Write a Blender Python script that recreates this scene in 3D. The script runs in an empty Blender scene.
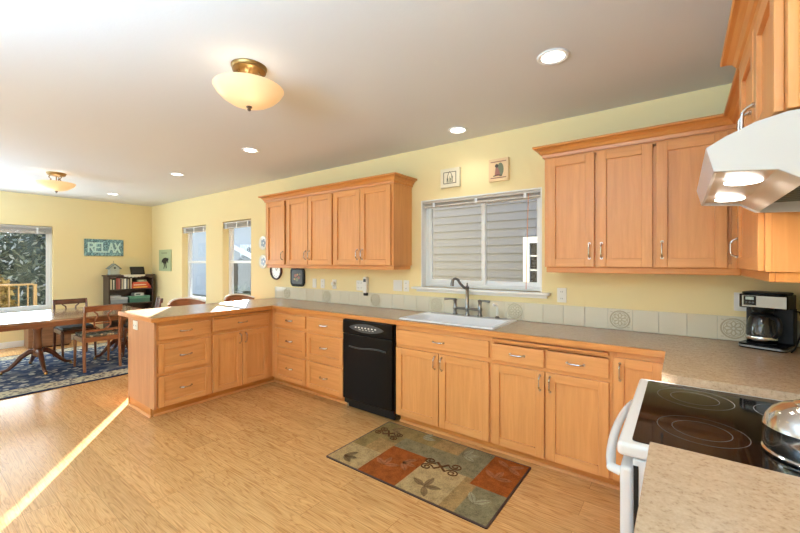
import bpy, math, random
from mathutils import Vector, Matrix
PI = math.pi
random.seed(4)
scn = bpy.context.scene
COL = scn.collection

def lin(r, g, b):
    f = lambda c: (c/255/12.92 if c/255 <= .04045 else ((c/255+.055)/1.055)**2.4)
    return (f(r), f(g), f(b), 1)

# ------------------------------------------------------------------ camera, sky, sun, large lights, exposure
cd = bpy.data.cameras.new('camera'); cam = bpy.data.objects.new('camera', cd); COL.objects.link(cam)
cam.location = (0, -3.222, 1.4207); cam.rotation_euler = (PI/2, 0, .64064)
cd.sensor_width = 36; cd.lens = 36*377.53/800; cd.shift_y = -.00614; cd.clip_start = .02
scn.camera = cam

w = bpy.data.worlds.new('sky'); scn.world = w; w.use_nodes = True
nt = w.node_tree; nt.nodes.clear()
out = nt.nodes.new('ShaderNodeOutputWorld'); bg = nt.nodes.new('ShaderNodeBackground')
tc = nt.nodes.new('ShaderNodeTexCoord'); sx = nt.nodes.new('ShaderNodeSeparateXYZ'); rp = nt.nodes.new('ShaderNodeValToRGB')
nt.links.new(tc.outputs['Generated'], sx.inputs[0]); nt.links.new(sx.outputs['Z'], rp.inputs[0])
rp.color_ramp.elements[0].color = (.92, .95, 1, 1); rp.color_ramp.elements[1].color = (.45, .62, .95, 1)
nt.links.new(rp.outputs[0], bg.inputs[0]); bg.inputs[1].default_value = 2.7
nt.links.new(bg.outputs[0], out.inputs[0])

def light(name, typ, loc, energy, color=(1, 1, 1), rot=(0, 0, 0), **kw):
    l = bpy.data.lights.new(name, typ); l.energy = energy; l.color = color
    for k, v in kw.items(): setattr(l, k, v)
    o = bpy.data.objects.new(name, l); COL.objects.link(o); o.location = loc; o.rotation_euler = rot
    return o
sun = light('sun', 'SUN', (-20, 14, 9), 62, (1, .96, .89), angle=math.radians(.6))
sun.rotation_euler = Vector((.826*.968, -.5635*.968, -.2504)).to_track_quat('-Z', 'Y').to_euler()
# fill lights added on the unseen south side; daylight through the dining window
light('south_fill', 'AREA', (-2.2, -5.6, 1.2), 30, (.54, .76, 1), (PI/2+.3, 0, 0), shape='RECTANGLE', size=4.6, size_y=2.0)
light('south_dining_fill', 'AREA', (-6.6, -5.6, 1.2), 12, (.56, .80, 1), (PI/2+.3, 0, 0), shape='RECTANGLE', size=3.2, size_y=2.0)
light('ceiling_fill', 'AREA', (-1.0, -4.4, 1.75), 355, (.40, .69, 1), (PI, 0, 0), shape='RECTANGLE', size=2.2, size_y=.8)  # added cool fill aimed up to brighten the ceiling, not an actual lamp
light('ceiling_fill', 'AREA', (-7.3, -4.4, 1.75), 255, (.41, .69, 1), (PI, 0, 0), shape='RECTANGLE', size=2.2, size_y=.8)  # second added upward fill, on the dining side
light('west_daylight', 'AREA', (-8.75, -2.4, 1.25), 52, (.80, .93, 1), (0, -PI/2, 0), shape='RECTANGLE', size=1.2, size_y=1.6)
scn.view_settings.view_transform = 'Standard'; scn.view_settings.look = 'None'
scn.view_settings.gamma = 1; scn.view_settings.use_curve_mapping = False
scn.view_settings.exposure = 0.10
scn.cycles.max_bounces = 10; scn.cycles.diffuse_bounces = 5; scn.cycles.transparent_max_bounces = 12
scn.cycles.caustics_reflective = False; scn.cycles.caustics_refractive = False
scn.cycles.sample_clamp_indirect = 4

# ------------------------------------------------------------------ materials
M = {}
def mat(name, col, rough=.5, metal=0, spec=.5, emit=None, es=0, coat=0):
    m = bpy.data.materials.new(name); m.use_nodes = True
    b = m.node_tree.nodes['Principled BSDF']
    b.inputs['Base Color'].default_value = col; b.inputs['Roughness'].default_value = rough
    b.inputs['Metallic'].default_value = metal; b.inputs['Specular IOR Level'].default_value = spec
    b.inputs['Coat Weight'].default_value = coat
    if emit: b.inputs['Emission Color'].default_value = emit; b.inputs['Emission Strength'].default_value = es
    M[name] = m; return m
def N(m, t, **kw):
    n = m.node_tree.nodes.new(t)
    for k, v in kw.items(): setattr(n, k, v)
    return n
def L(m, a, b): m.node_tree.links.new(a, b)
def coords(m, scale=(1, 1, 1), kind='Object'):
    t = N(m, 'ShaderNodeTexCoord'); mp = N(m, 'ShaderNodeMapping'); mp.inputs['Scale'].default_value = scale
    L(m, t.outputs[kind], mp.inputs[0]); return mp.outputs[0]
def noise(m, vec, scale, detail=3, rough=.5, dist=0):
    n = N(m, 'ShaderNodeTexNoise'); L(m, vec, n.inputs['Vector'])
    n.inputs['Scale'].default_value = scale; n.inputs['Detail'].default_value = detail
    n.inputs['Roughness'].default_value = rough; n.inputs['Distortion'].default_value = dist
    return n.outputs['Fac']
def ramp(m, fac, stops, interp='LINEAR'):
    r = N(m, 'ShaderNodeValToRGB'); r.color_ramp.interpolation = interp; e = r.color_ramp.elements
    while len(e) < len(stops): e.new(.5)
    for x, (p, c) in zip(e, stops): x.position = p; x.color = c
    L(m, fac, r.inputs[0]); return r.outputs[0]
def mix(m, fac, a, b, mode='MIX'):
    x = N(m, 'ShaderNodeMix', data_type='RGBA', blend_type=mode)
    for s, v in ((x.inputs[0], fac), (x.inputs[6], a), (x.inputs[7], b)):
        if hasattr(v, 'is_output'): L(m, v, s)
        else: s.default_value = v
    return x.outputs[2]
def base(m): return m.node_tree.nodes['Principled BSDF']
def setcol(m, o): L(m, o, base(m).inputs['Base Color'])
def bump(m, h, s=.1, d=.002):
    b = N(m, 'ShaderNodeBump'); b.inputs['Strength'].default_value = s; b.inputs['Distance'].default_value = d
    L(m, h, b.inputs['Height']); L(m, b.outputs[0], base(m).inputs['Normal'])

def wood(name, axis, lo, hi, rough=.32, fine=38, spec=.4):
    m = mat(name, hi, rough, spec=spec)
    sc = [1, 1, 1]; sc['xyz'.index(axis)] = .07
    v = coords(m, sc)
    a = noise(m, v, fine, 5, .6, .6); b = noise(m, v, 6, 3, .5, 1.2)
    c1 = ramp(m, a, [(.3, lo), (.68, hi)])
    c2 = ramp(m, b, [(.35, (.88, .85, .82, 1)), (.62, (1, 1, 1, 1))])
    setcol(m, mix(m, .55, c1, c2, 'MULTIPLY')); return m
LO, HI = lin(206, 138, 78), lin(220, 153, 92)
for ax in 'xyz': wood('maple_'+ax, ax, LO, HI)
wood('maple_panel', 'z', lin(184, 128, 88), lin(197, 140, 98), .4)
for ax in 'xy': wood('crown_'+ax, ax, lin(192, 118, 56), lin(212, 142, 74))
for ax in 'xyz': wood('mahogany_'+ax, ax, lin(70, 36, 22), lin(112, 62, 38), .3)
for ax in 'xyz': wood('walnut_'+ax, ax, lin(112, 68, 42), lin(150, 98, 64), .3)
wood('table_top', 'y', lin(120, 92, 72), lin(150, 118, 94), .16, spec=.7)
wood('espresso', 'z', lin(46, 30, 26), lin(66, 46, 40), .4)
wood('chest_wood', 'y', lin(110, 76, 52), lin(140, 100, 72), .45)

# oak laminate floor: boards along x
m = mat('oak_floor', lin(205, 160, 110), .27, spec=.5)
v = coords(m)
br = N(m, 'ShaderNodeTexBrick'); L(m, v, br.inputs['Vector'])
for k, val in (('Scale', 1), ('Brick Width', 1.25), ('Row Height', .155), ('Mortar Size', .0013), ('Bias', 0)): br.inputs[k].default_value = val
br.inputs['Color1'].default_value = (.15, .15, .15, 1); br.inputs['Color2'].default_value = (.85, .85, .85, 1); br.inputs['Mortar'].default_value = (0, 0, 0, 1)
br.offset = .37
sepc = N(m, 'ShaderNodeSeparateColor'); L(m, br.outputs['Color'], sepc.inputs[0])
cmb = N(m, 'ShaderNodeCombineXYZ'); L(m, sepc.outputs[0], cmb.inputs[2])
mul = N(m, 'ShaderNodeVectorMath', operation='MULTIPLY_ADD'); L(m, cmb.outputs[0], mul.inputs[0]); mul.inputs[1].default_value = (0, 0, 37); L(m, v, mul.inputs[2])
mp2 = N(m, 'ShaderNodeMapping'); mp2.inputs['Scale'].default_value = (.7, 7, 1); L(m, mul.outputs[0], mp2.inputs[0])
g1 = noise(m, mp2.outputs[0], 2.2, 2, .5, .4)
wv = N(m, 'ShaderNodeMath', operation='MULTIPLY'); L(m, g1, wv.inputs[0]); wv.inputs[1].default_value = 78
sn = N(m, 'ShaderNodeMath', operation='SINE'); L(m, wv.outputs[0], sn.inputs[0])
mp3 = N(m, 'ShaderNodeMapping'); mp3.inputs['Scale'].default_value = (3, 110, 1); L(m, mul.outputs[0], mp3.inputs[0])
g2 = noise(m, mp3.outputs[0], 1.6, 4, .65)
c = ramp(m, sn.outputs[0], [(.0, lin(208, 158, 100)), (.45, lin(203, 150, 92)), (1, lin(166, 112, 62))])
c = mix(m, .5, c, ramp(m, g2, [(.38, lin(168, 114, 62)), (.60, lin(222, 172, 112))]))
c = mix(m, 1, c, ramp(m, sepc.outputs[0], [(0, (.84, .82, .80, 1)), (1, (1.12, 1.12, 1.12, 1))]), 'MULTIPLY')
c = mix(m, br.outputs['Fac'], c, lin(158, 110, 64)); setcol(m, c)

m = mat('yellow_paint', lin(236, 217, 167), .7, spec=.2)
bump(m, noise(m, coords(m), 160, 2), .12, .002)
m = mat('ceiling_paint', lin(222, 221, 219), .9, spec=.1)
bump(m, noise(m, coords(m), 70, 3), .15, .003)
mat('white_vinyl', lin(238, 240, 242), .35); mat('white_paint', lin(240, 240, 238), .4)
mat('white_enamel', lin(222, 224, 227), .2, spec=.5); mat('sink_white', lin(232, 233, 238), .15, spec=.6)
mat('hood_white', lin(206, 202, 208), .3); mat('hood_inner', lin(214, 204, 200), .3, .5)
mat('plastic_white', lin(234, 232, 226), .4)
m = mat('laminate', lin(190, 165, 142), .24, spec=.5)
v = coords(m, (1, 1, 1)); a = noise(m, v, 95, 4, .7); b = noise(m, coords(m, (.5, 1.6, 1)), 26, 4, .65)
c = ramp(m, b, [(.3, lin(154, 124, 96)), (.52, lin(176, 146, 117)), (.7, lin(190, 161, 133))])
setcol(m, mix(m, .6, c, ramp(m, a, [(.3, lin(118, 92, 70)), (.45, lin(172, 145, 118)), (.75, lin(196, 172, 148))])))
mat('tile', lin(216, 207, 186), .14, spec=.5); mat('grout', lin(196, 190, 176), .8)
mat('chrome', (.62, .6, .57, 1), .18, 1); mat('nickel', (.24, .225, .21, 1), .3, 1); mat('steel', (.68, .67, .65, 1), .14, 1)
mat('brushed', (.22, .21, .19, 1), .36, 1); mat('brass', lin(150, 122, 78), .38, 1)
mat('black_gloss', lin(9, 6, 5), .2, spec=.16); mat('black_glass', lin(10, 9, 9), .06, spec=.16)
mat('black_matte', lin(14, 13, 13), .45, spec=.25); mat('grey_panel', lin(58, 58, 60), .4)
mat('burner_line', lin(92, 90, 88), .3); mat('dark_trim', lin(58, 32, 22), .6)
mat('bulb', (1, .96, .88, 1), .5, emit=(1, .95, .86, 1), es=9)
mat('lamp_bulb', (1, .96, .88, 1), .5, emit=(1, .9, .75, 1), es=7)
mat('lcd', lin(150, 160, 150), .3, emit=lin(150, 160, 150), es=.25)
mat('blind', lin(200, 194, 188), .5); mat('cord_orange', lin(214, 140, 96), .6)
for nm, c in dict(cream=(172, 142, 96), rust=(146, 76, 32), olive=(138, 114, 70), slate=(128, 114, 82), sand=(156, 122, 76), brown=(92, 58, 32),
                  leafmot=(126, 100, 66), rustleaf=(156, 96, 58), paleleaf=(150, 140, 108)).items():
    m = mat('rug_'+nm, lin(*c), .95, spec=.05)
    n = noise(m, coords(m), 105, 4, .95); d = noise(m, coords(m), 14, 4, .7)
    k = [x*.42 for x in lin(*c)[:3]]+[1]; h = [min(1, x*1.25) for x in lin(*c)[:3]]+[1]
    setcol(m, mix(m, .38, ramp(m, n, [(.38, k), (.62, h)]), ramp(m, d, [(.35, k), (.62, h)])))
def flat(name, rgb, rough=.6, **k): return mat(name, lin(*rgb), rough, **k)

# glass that lets light straight through and mirrors a little
m = bpy.data.materials.new('pane_glass'); m.use_nodes = True; n = m.node_tree; n.nodes.clear()
o_ = n.nodes.new('ShaderNodeOutputMaterial'); mx = n.nodes.new('ShaderNodeMixShader'); tr = n.nodes.new('ShaderNodeBsdfTransparent'); gl = n.nodes.new('ShaderNodeBsdfGlossy')
fr = n.nodes.new('ShaderNodeMath'); fr.operation = 'MULTIPLY_ADD'; fr.inputs[1].default_value = .75; fr.inputs[2].default_value = .008
lw = n.nodes.new('ShaderNodeLayerWeight'); lw.inputs[0].default_value = .5; pw = n.nodes.new('ShaderNodeMath'); pw.operation = 'POWER'; pw.inputs[1].default_value = 5
n.links.new(lw.outputs['Facing'], pw.inputs[0]); n.links.new(pw.outputs[0], fr.inputs[0]); gl.inputs['Roughness'].default_value = .02
tr.inputs[0].default_value = (.94, .96, .96, 1)
n.links.new(fr.outputs[0], mx.inputs[0]); n.links.new(tr.outputs[0], mx.inputs[1]); n.links.new(gl.outputs[0], mx.inputs[2]); n.links.new(mx.outputs[0], o_.inputs[0])
M['pane_glass'] = m
m = m.copy(); m.name = 'carafe_glass'; M['carafe_glass'] = m
for x in m.node_tree.nodes:
    if x.type == 'BSDF_TRANSPARENT': x.inputs[0].default_value = (.62, .62, .6, 1)
    if x.type == 'MATH' and x.operation == 'MULTIPLY_ADD': x.inputs[2].default_value = .07
# frosted lamp bowl
m = bpy.data.materials.new('lamp_glass'); m.use_nodes = True; n = m.node_tree
b = n.nodes['Principled BSDF']; b.inputs['Base Color'].default_value = lin(244, 222, 184); b.inputs['Roughness'].default_value = .3
b.inputs['Emission Color'].default_value = (1, .72, .42, 1); b.inputs['Emission Strength'].default_value = .26
tl = n.nodes.new('ShaderNodeBsdfTranslucent'); tl.inputs[0].default_value = (1, .86, .66, 1)
mx = n.nodes.new('ShaderNodeMixShader'); mx.inputs[0].default_value = .5
n.links.new(b.outputs[0], mx.inputs[1]); n.links.new(tl.outputs[0], mx.inputs[2]); n.links.new(mx.outputs[0], n.nodes['Material Output'].inputs[0])
M['lamp_glass'] = m

# ------------------------------------------------------------------ mesh helpers
OFF = {}
class MB:
    def __init__(s): s.v = []; s.f = []; s.mi = []; s.m = 0
    def add(s, vs, fs):
        o = len(s.v); s.v += [tuple(x) for x in vs]; s.f += [tuple(i+o for i in f) for f in fs]; s.mi += [s.m]*len(fs); return s
    def box(s, x0, x1, y0, y1, z0, z1, T=None):
        x0, x1 = sorted((x0, x1)); y0, y1 = sorted((y0, y1)); z0, z1 = sorted((z0, z1))
        vs = [(x, y, z) for x in (x0, x1) for y in (y0, y1) for z in (z0, z1)]
        if T is not None: vs = [T @ Vector(q) for q in vs]
        return s.add(vs, [(0, 1, 3, 2), (4, 6, 7, 5), (0, 4, 5, 1), (2, 3, 7, 6), (0, 2, 6, 4), (1, 5, 7, 3)])
    def fbox(s, F, u0, u1, v0, v1, d0, d1):
        a = F(u0, v0, d0); b = F(u1, v1, d1); return s.box(a[0], b[0], a[1], b[1], a[2], b[2])
    def prism(s, poly, F, d0, d1):           # polygon (u,v) extruded along d
        n = len(poly); vs = [F(u, v, d0) for u, v in poly]+[F(u, v, d1) for u, v in poly]
        return s.add(vs, [tuple(range(n))[::-1], tuple(range(n, 2*n))]+[(i, (i+1) % n, n+(i+1) % n, n+i) for i in range(n)])
    def tube(s, pts, r, n=10, cap=True):
        pts = [Vector(p) for p in pts]; R = r if isinstance(r, (list, tuple)) else [r]*len(pts); vs = []; up = None
        for i, p in enumerate(pts):
            t = (pts[min(i+1, len(pts)-1)]-pts[max(i-1, 0)]).normalized()
            if up is None: up = t.orthogonal().normalized()
            up = (up-t*up.dot(t)); up = up.normalized() if up.length > 1e-6 else t.orthogonal().normalized()
            q = t.cross(up)
            vs += [p+(up*math.cos(2*PI*k/n)+q*math.sin(2*PI*k/n))*R[i] for k in range(n)]
        fs = [(i*n+k, i*n+(k+1) % n, (i+1)*n+(k+1) % n, (i+1)*n+k) for i in range(len(pts)-1) for k in range(n)]
        if cap: fs += [tuple(range(n))[::-1], tuple(range((len(pts)-1)*n, len(pts)*n))]
        return s.add(vs, fs)
    def lathe(s, prof, c=(0, 0, 0), n=32, T=None, sy=1):
        vs = []; c = Vector(c)
        for r, z in prof:
            for k in range(n):
                q = Vector((r*math.cos(2*PI*k/n), sy*r*math.sin(2*PI*k/n), z))
                vs.append((T @ q if T is not None else q)+c)
        fs = [(i*n+k, i*n+(k+1) % n, (i+1)*n+(k+1) % n, (i+1)*n+k) for i in range(len(prof)-1) for k in range(n)]
        if prof[0][0] > 1e-4: fs.append(tuple(range(n))[::-1])
        if prof[-1][0] > 1e-4: fs.append(tuple(range((len(prof)-1)*n, len(prof)*n)))
        return s.add(vs, fs)
    def sweep(s, path, prof, left=True, segs=None):     # closed profile (d,z), d outward = left or right of the plan path; mitred
        P = [Vector(p) for p in path]; n = len(prof); vs = []
        def nrm(a, b):
            t = (b-a).normalized(); return Vector((-t.y, t.x)) if left else Vector((t.y, -t.x))
        for i, p in enumerate(P):
            ns = []
            if i > 0: ns.append(nrm(P[i-1], p))
            if i < len(P)-1: ns.append(nrm(p, P[i+1]))
            k = ns[0] if len(ns) == 1 else (ns[0]+ns[1])/(1+ns[0].dot(ns[1]))
            vs += [(p.x+k.x*d, p.y+k.y*d, z) for d, z in prof]
        a, b = segs or (0, len(P)-1); vs = vs[a*n:(b+1)*n]; b -= a; a = 0
        fs = [(i*n+k, i*n+(k+1) % n, (i+1)*n+(k+1) % n, (i+1)*n+k) for i in range(a, b) for k in range(n)]
        fs += [tuple(range(a*n, (a+1)*n))[::-1], tuple(range(b*n, (b+1)*n))]
        return s.add(vs, fs)
    def build(s, name, mats, parent=None, smooth=False, bevel=0, seg=2, off=None):
        me = bpy.data.meshes.new(name)
        o3 = Vector(off) if off is not None else (OFF.get(parent.name, Vector((0, 0, 0))) if parent else Vector((0, 0, 0)))
        me.from_pydata([Vector(q)-o3 for q in s.v], [], s.f)
        for x in (mats if isinstance(mats, (list, tuple)) else [mats]): me.materials.append(M[x])
        me.polygons.foreach_set('material_index', s.mi)
        import bmesh
        bm = bmesh.new(); bm.from_mesh(me); bmesh.ops.recalc_face_normals(bm, faces=bm.faces); bm.to_mesh(me); bm.free()
        if smooth: me.polygons.foreach_set('use_smooth', [True]*len(me.polygons)); me.set_sharp_from_angle(angle=math.radians(40))
        o = bpy.data.objects.new(name, me); COL.objects.link(o)
        if parent: o.parent = parent; OFF[o.name] = o3
        elif off is not None: o.location = off
        if bevel:
            b = o.modifiers.new('bevel', 'BEVEL'); b.width = bevel; b.segments = seg; b.limit_method = 'ANGLE'; b.angle_limit = math.radians(40)
        return o
def tag(o, label, cat, group=None, kind=None):
    o['label'] = label; o['category'] = cat
    if group: o['group'] = group
    if kind: o['kind'] = kind
    return o
def thing(name, label, cat, loc=(0, 0, 0), rz=0, group=None):
    o = bpy.data.objects.new(name, None); COL.objects.link(o); o.location = loc; o.rotation_euler = (0, 0, rz)
    OFF[o.name] = Vector(loc) if rz == 0 else Vector((0, 0, 0)); o.empty_display_size = .1
    return tag(o, label, cat, group)
def struct(mb, name, mats, parent=None, **k):
    o = mb.build(name, mats, parent, **k)
    if parent is None: o['kind'] = 'structure'
    return o
def dup(root, loc, rz, label):
    def cp(o, par):
        c = o.copy(); COL.objects.link(c)
        if par: c.parent = par
        for ch in o.children: cp(ch, c)
        return c
    r = cp(root, None); r.location = loc; r.rotation_euler = (0, 0, rz); r['label'] = label; return r
FS = lambda y: (lambda u, v, d: (u, y-d, v))      # faces the room (-y)
FE = lambda x: (lambda u, v, d: (x+d, u, v))      # faces +x
FW = lambda x: (lambda u, v, d: (x-d, u, v))      # faces -x

# ------------------------------------------------------------------ the setting
XW, XE, YS, H = -8.87, .57, -5.8, 2.568
struct(MB().box(XW-.2, XE+.2, YS-.2, .2, -.12, 0), 'floor', 'oak_floor')
struct(MB().box(XW-.2, XE+.2, YS-.2, .2, H, H+.12), 'ceiling', 'ceiling_paint')
def wall(name, F, u0, u1, holes, t=.19):
    mb = MB(); e = u0
    for a, b, z0, z1 in sorted(holes):
        mb.fbox(F, e, a, 0, H, 0, -t); mb.fbox(F, a, b, 0, z0, 0, -t); mb.fbox(F, a, b, z1, H, 0, -t); e = b
    mb.fbox(F, e, u1, 0, H, 0, -t)
    return struct(mb, name, 'yellow_paint')
WS = (-2.134, -.93, 1.165, 2.04); WA = (-7.49, -6.578, .70, 2.06); WB = (-6.03, -5.205, .70, 2.07); WF = (-3.2, -1.545, .585, 2.035)
wall('wall_back', FS(0), XW-.15, XE+.15, [WS, WA, WB])
wall('wall_left', FE(XW), YS, 0, [WF])
wall('wall_right', FW(XE), YS, 0, [])
wall('wall_front', lambda u, v, d: (u, YS+d, v), XW-.15, XE+.15, [(-8.0, -6.6, .5, 2.3), (-3.2, -.6, .9, 2.3)])  # unseen wall; its openings are added and sized to let sky light in
struct(MB().fbox(FE(XW), YS, 0, 0, .1, 0, .014), 'baseboard_left', 'white_paint', bevel=.003)
struct(MB().fbox(FS(0), XW+.014, -4.5, 0, .1, 0, .014), 'baseboard_back', 'white_paint', bevel=.003)

def window(name, F, W, d=-.1, slider=False, liner=None, sill=None):
    u0, u1, v0, v1 = W; root = bpy.data.objects.new(name, None); COL.objects.link(root); root['kind'] = 'structure'
    c = F((u0+u1)/2, v0, 0); root.location = c; OFF[root.name] = Vector(c)
    f = .035; mb = MB()
    for a in ((u0, u0+f, v0, v1), (u1-f, u1, v0, v1), (u0+f, u1-f, v0, v0+f), (u0+f, u1-f, v1-f, v1)): mb.fbox(F, *a, d+.03, d-.04)
    mb.build('window_frame', 'white_vinyl', root, bevel=.003)
    def sash(a0, a1, b0, b1, dd, sw=.04):
        s = MB()
        for a in ((a0, a0+sw, b0, b1), (a1-sw, a1, b0, b1), (a0+sw, a1-sw, b0, b0+sw), (a0+sw, a1-sw, b1-sw, b1)): s.fbox(F, *a, dd+.012, dd-.012)
        so = s.build('sash', 'white_vinyl', root, bevel=.003)
        MB().fbox(F, a0+sw, a1-sw, b0+sw, b1-sw, dd+.003, dd-.003).build('glass_pane', 'pane_glass', so)
    i = (u0+f, u1-f, v0+f, v1-f)
    if slider:
        um = u0+.535*(u1-u0)
        sash(i[0], um+.02, i[2], i[3], d+.014); sash(um-.03, i[1], i[2], i[3], d-.014)
    elif slider is None: sash(*i, d)
    else:
        vm = (v0+v1)/2+.03
        sash(i[0], i[1], i[2], vm+.02, d+.014); sash(i[0], i[1], vm-.02, i[3], d-.014)
    if liner:
        l = MB(); t = .012
        l.fbox(F, u0, u0+t, v0, v1, .0, d+.03).fbox(F, u1-t, u1, v0, v1, .0, d+.03).fbox(F, u0+t, u1-t, v1-t, v1, 0, d+.03)
        l.build('jamb_liner', 'white_paint', root)
    if sill:
        MB().fbox(F, u0-sill, u1+sill, v0-.022, v0, d+.03, .075).build('window_sill', 'white_paint', root, bevel=.008, seg=3)
        if liner: MB().fbox(F, u0-sill+.03, u1+sill-.03, v0-.05, v0-.022, 0, .02).build('apron', 'white_paint', root, bevel=.003)
    else:
        MB().fbox(F, u0, u1, v0, v0+.008, 0, d+.03).build('window_sill', 'white_paint', root)
    return root
window('window_1', FS(0), WS, d=-.11, slider=True, liner=True, sill=.075)
window('window_2', FS(0), WA, d=-.135); window('window_3', FS(0), WB, d=-.135)
window('window_4', FE(XW), WF, slider=None, sill=.02)
def blind(F, W, d, label, drop=.09, cord=None):
    u0, u1, v0, v1 = W; c = F((u0+u1)/2, v1-drop, d)
    t = thing('window_blind', label, 'blind', c, 0, 'raised window blinds')
    MB().fbox(F, u0+.015, u1-.015, v1-.037, v1-.014, d-.02, d+.025).build('headrail', 'blind', t, bevel=.002)
    mb = MB(); z = v1-.044
    while z > v1-drop: mb.fbox(F, u0+.02, u1-.02, z-.0025, z, d-.02, d+.022); z -= .006
    mb.build('slat', 'blind', t); MB().fbox(F, u0+.02, u1-.02, v1-drop-.014, v1-drop, d-.02, d+.022).build('bottom_rail', 'blind', t, bevel=.003)
    for q in (.12, .5, .88): MB().fbox(F, u0+q*(u1-u0)-.012, u0+q*(u1-u0)+.012, v1-drop-.016, v1-.03, d+.024, d+.03).build('clip', 'white_vinyl', t)
    if cord: mb = MB(); mb.tube([F(cord, v1-.04, d+.03), F(cord-.01, v1-.4, d+.032), F(cord-.02, v0+.02, d+.03)], .003, 6); mb.build('pull_cord', 'cord_orange', t)
blind(FS(0), WS, -.04, 'raised white blind at the top of the window over the sink', .058, cord=-1.045)
blind(FS(0), WA, -.035, 'raised blind at the top of the narrow window nearer the bookcase', .10)
blind(FS(0), WB, -.035, 'raised blind at the top of the narrow window nearer the upper cabinets', .10)
blind(FE(XW), WF, -.035, 'raised blind across the wide dining window by the table', .12)

# ------------------------------------------------------------------ cabinets
def pull(F, u, v, vertical, parent, mat_='chrome', ln=.10):
    pts = []
    for k in range(13):
        a = k/12; s_ = (a-.5)*ln; hgt = .004+.026*(1-abs(2*a-1)**5)
        pts.append(F(u, v+s_, hgt+.02) if vertical else F(u+s_, v, hgt+.02))
    mb = MB().tube(pts, [.0062]+[.0052]*3+[.0045]*5+[.0052]*3+[.0062], 8)
    for e in (pts[0], pts[-1]):
        q = (F(0, 0, 1)[0]-F(0, 0, 0)[0], F(0, 0, 1)[1]-F(0, 0, 0)[1], 0)
        mb.tube([Vector(e)-Vector(q)*.006, Vector(e)+Vector(q)*.003], .0085, 10)
    return mb.build('handle', mat_, parent, smooth=True)
def shaker(F, u0, u1, v0, v1, ax, parent, name='door', hz=False, handle=None, r=.058):
    mb = MB(); t = .02
    mb.m = 0; mb.fbox(F, u0, u0+r, v0, v1, 0, t).fbox(F, u1-r, u1, v0, v1, 0, t)
    mb.m = 1; mb.fbox(F, u0+r, u1-r, v0, v0+r, 0, t-.0005).fbox(F, u0+r, u1-r, v1-r, v1, 0, t-.0005)
    mb.m = 1 if hz else 0; mb.fbox(F, u0+r-.004, u1-r+.004, v0+r-.004, v1-r+.004, 0, t-.014)
    o = mb.build(name, ['maple_z', 'maple_'+ax], parent, bevel=.0025)
    if handle: pull(F, handle[0], handle[1], handle[2], o)
    return o
def slab(F, u0, u1, v0, v1, ax, parent, handle=None):
    o = MB().fbox(F, u0, u1, v0, v1, 0, .02).build('drawer', 'maple_'+ax, parent, bevel=.005, seg=3)
    if handle: pull(F, handle[0], handle[1], False, o)
    return o
TOP = .876; KZ = .085
def carcass(F, u0, u1, v0, v1, depth, ax, root, splits=(), mids=(), toe=True, open_top=False, ends=(0, 0)):
    t = .018; mb = MB(); D = -depth
    mb.m = 0
    mb.fbox(F, u0, u0+t, v0, v1, -.019, D).fbox(F, u1-t, u1, v0, v1, -.019, D)
    mb.m = 1
    mb.fbox(F, u0+t, u1-t, v0, v0+t, -.019, D).fbox(F, u0+t, u1-t, v0+t, v1, D+.008, D)
    if not open_top: mb.fbox(F, u0+t, u1-t, v1-t, v1, -.019, D+.008)
    mb.m = 0; s = .03
    mb.fbox(F, u0, u0+s, v0, v1, 0, -.019).fbox(F, u1-s, u1, v0, v1, 0, -.019)
    for q in splits: mb.fbox(F, q-s/2, q+s/2, v0+s, v1-s, 0, -.019)
    mb.m = 1; mb.fbox(F, u0+s, u1-s, v1-.05, v1, 0, -.019).fbox(F, u0+s, u1-s, v0, v0+s, 0, -.019)
    for q in mids: mb.fbox(F, u0+s, u1-s, q-.02, q+.02, -.0006, -.0184)
    c = mb.build('carcass', ['maple_z', 'maple_'+ax], root, bevel=.0012, seg=1)
    if toe:
        k = MB().fbox(F, u0+ends[0], u1-ends[1], 0, v0, -.065, -.085).build('toe_kick', 'crown_'+ax, root)
        mb = MB(); q = [(0, 0), (.016, 0), (.0145, .008), (.009, .0145), (0, .016)]
        Fq = lambda a, b, d: F(d, b, a-.065)
        mb.prism(q, Fq, u0+ends[0], u1-ends[1]); mb.build('quarter_round', 'maple_'+ax, root)
    return c
def base_cab(label, F, u0, u1, ax, kind, depth=.565, name='base_cabinet', **k):
    cu = (u0+u1)/2; loc = F(cu, 0, -depth/2)
    root = thing(name, label, 'cabinet', loc)
    g = .012; a, b = u0+g, u1-g; m_ = (a+b)/2
    if kind == 'drawers':
        carcass(F, u0, u1, KZ, TOP, depth, ax, root, mids=(.682, .387), **k)
        slab(F, a, b, .70, .832, ax, root, (m_, .766))
        for z0, z1 in ((.403, .664), (.088, .369)):
            shaker(F, a, b, z0, z1, ax, root, 'drawer', True, (m_, (z0+z1)/2+.005, False), .05)
    elif kind in ('pair', 'pair_two'):
        carcass(F, u0, u1, KZ, TOP, depth, ax, root, mids=(.69,), splits=((m_,) if kind == 'pair_two' else ()), **k)
        if kind == 'pair': slab(F, a, b, .708, .832, ax, root, (m_, .77))
        else:
            slab(F, a, m_-.008, .700, .822, ax, root, ((a+m_)/2, .762)); slab(F, m_+.008, b, .700, .822, ax, root, ((b+m_)/2, .762))
        shaker(F, a, m_-.003 if kind == 'pair' else m_-.007, .088, .675, ax, root, handle=(m_-.033, .60, True))
        shaker(F, m_+.003 if kind == 'pair' else m_+.007, b, .088, .675, ax, root, handle=(m_+.033, .60, True))
    elif kind == 'door':
        carcass(F, u0, u1, KZ, TOP, depth, ax, root, **k)
        shaker(F, a, b, .088, .838, ax, root, handle=(a+.035, .755, True))
    return root
YF = -.60; FB = FS(YF+.02); XP = -3.80; FP = FE(XP-.02)
base_cab('three-drawer maple base cabinet in the corner beside the peninsula', FB, -3.765, -3.207, 'x', 'drawers', name='drawer_cabinet', ends=(-.12, 0))
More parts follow.
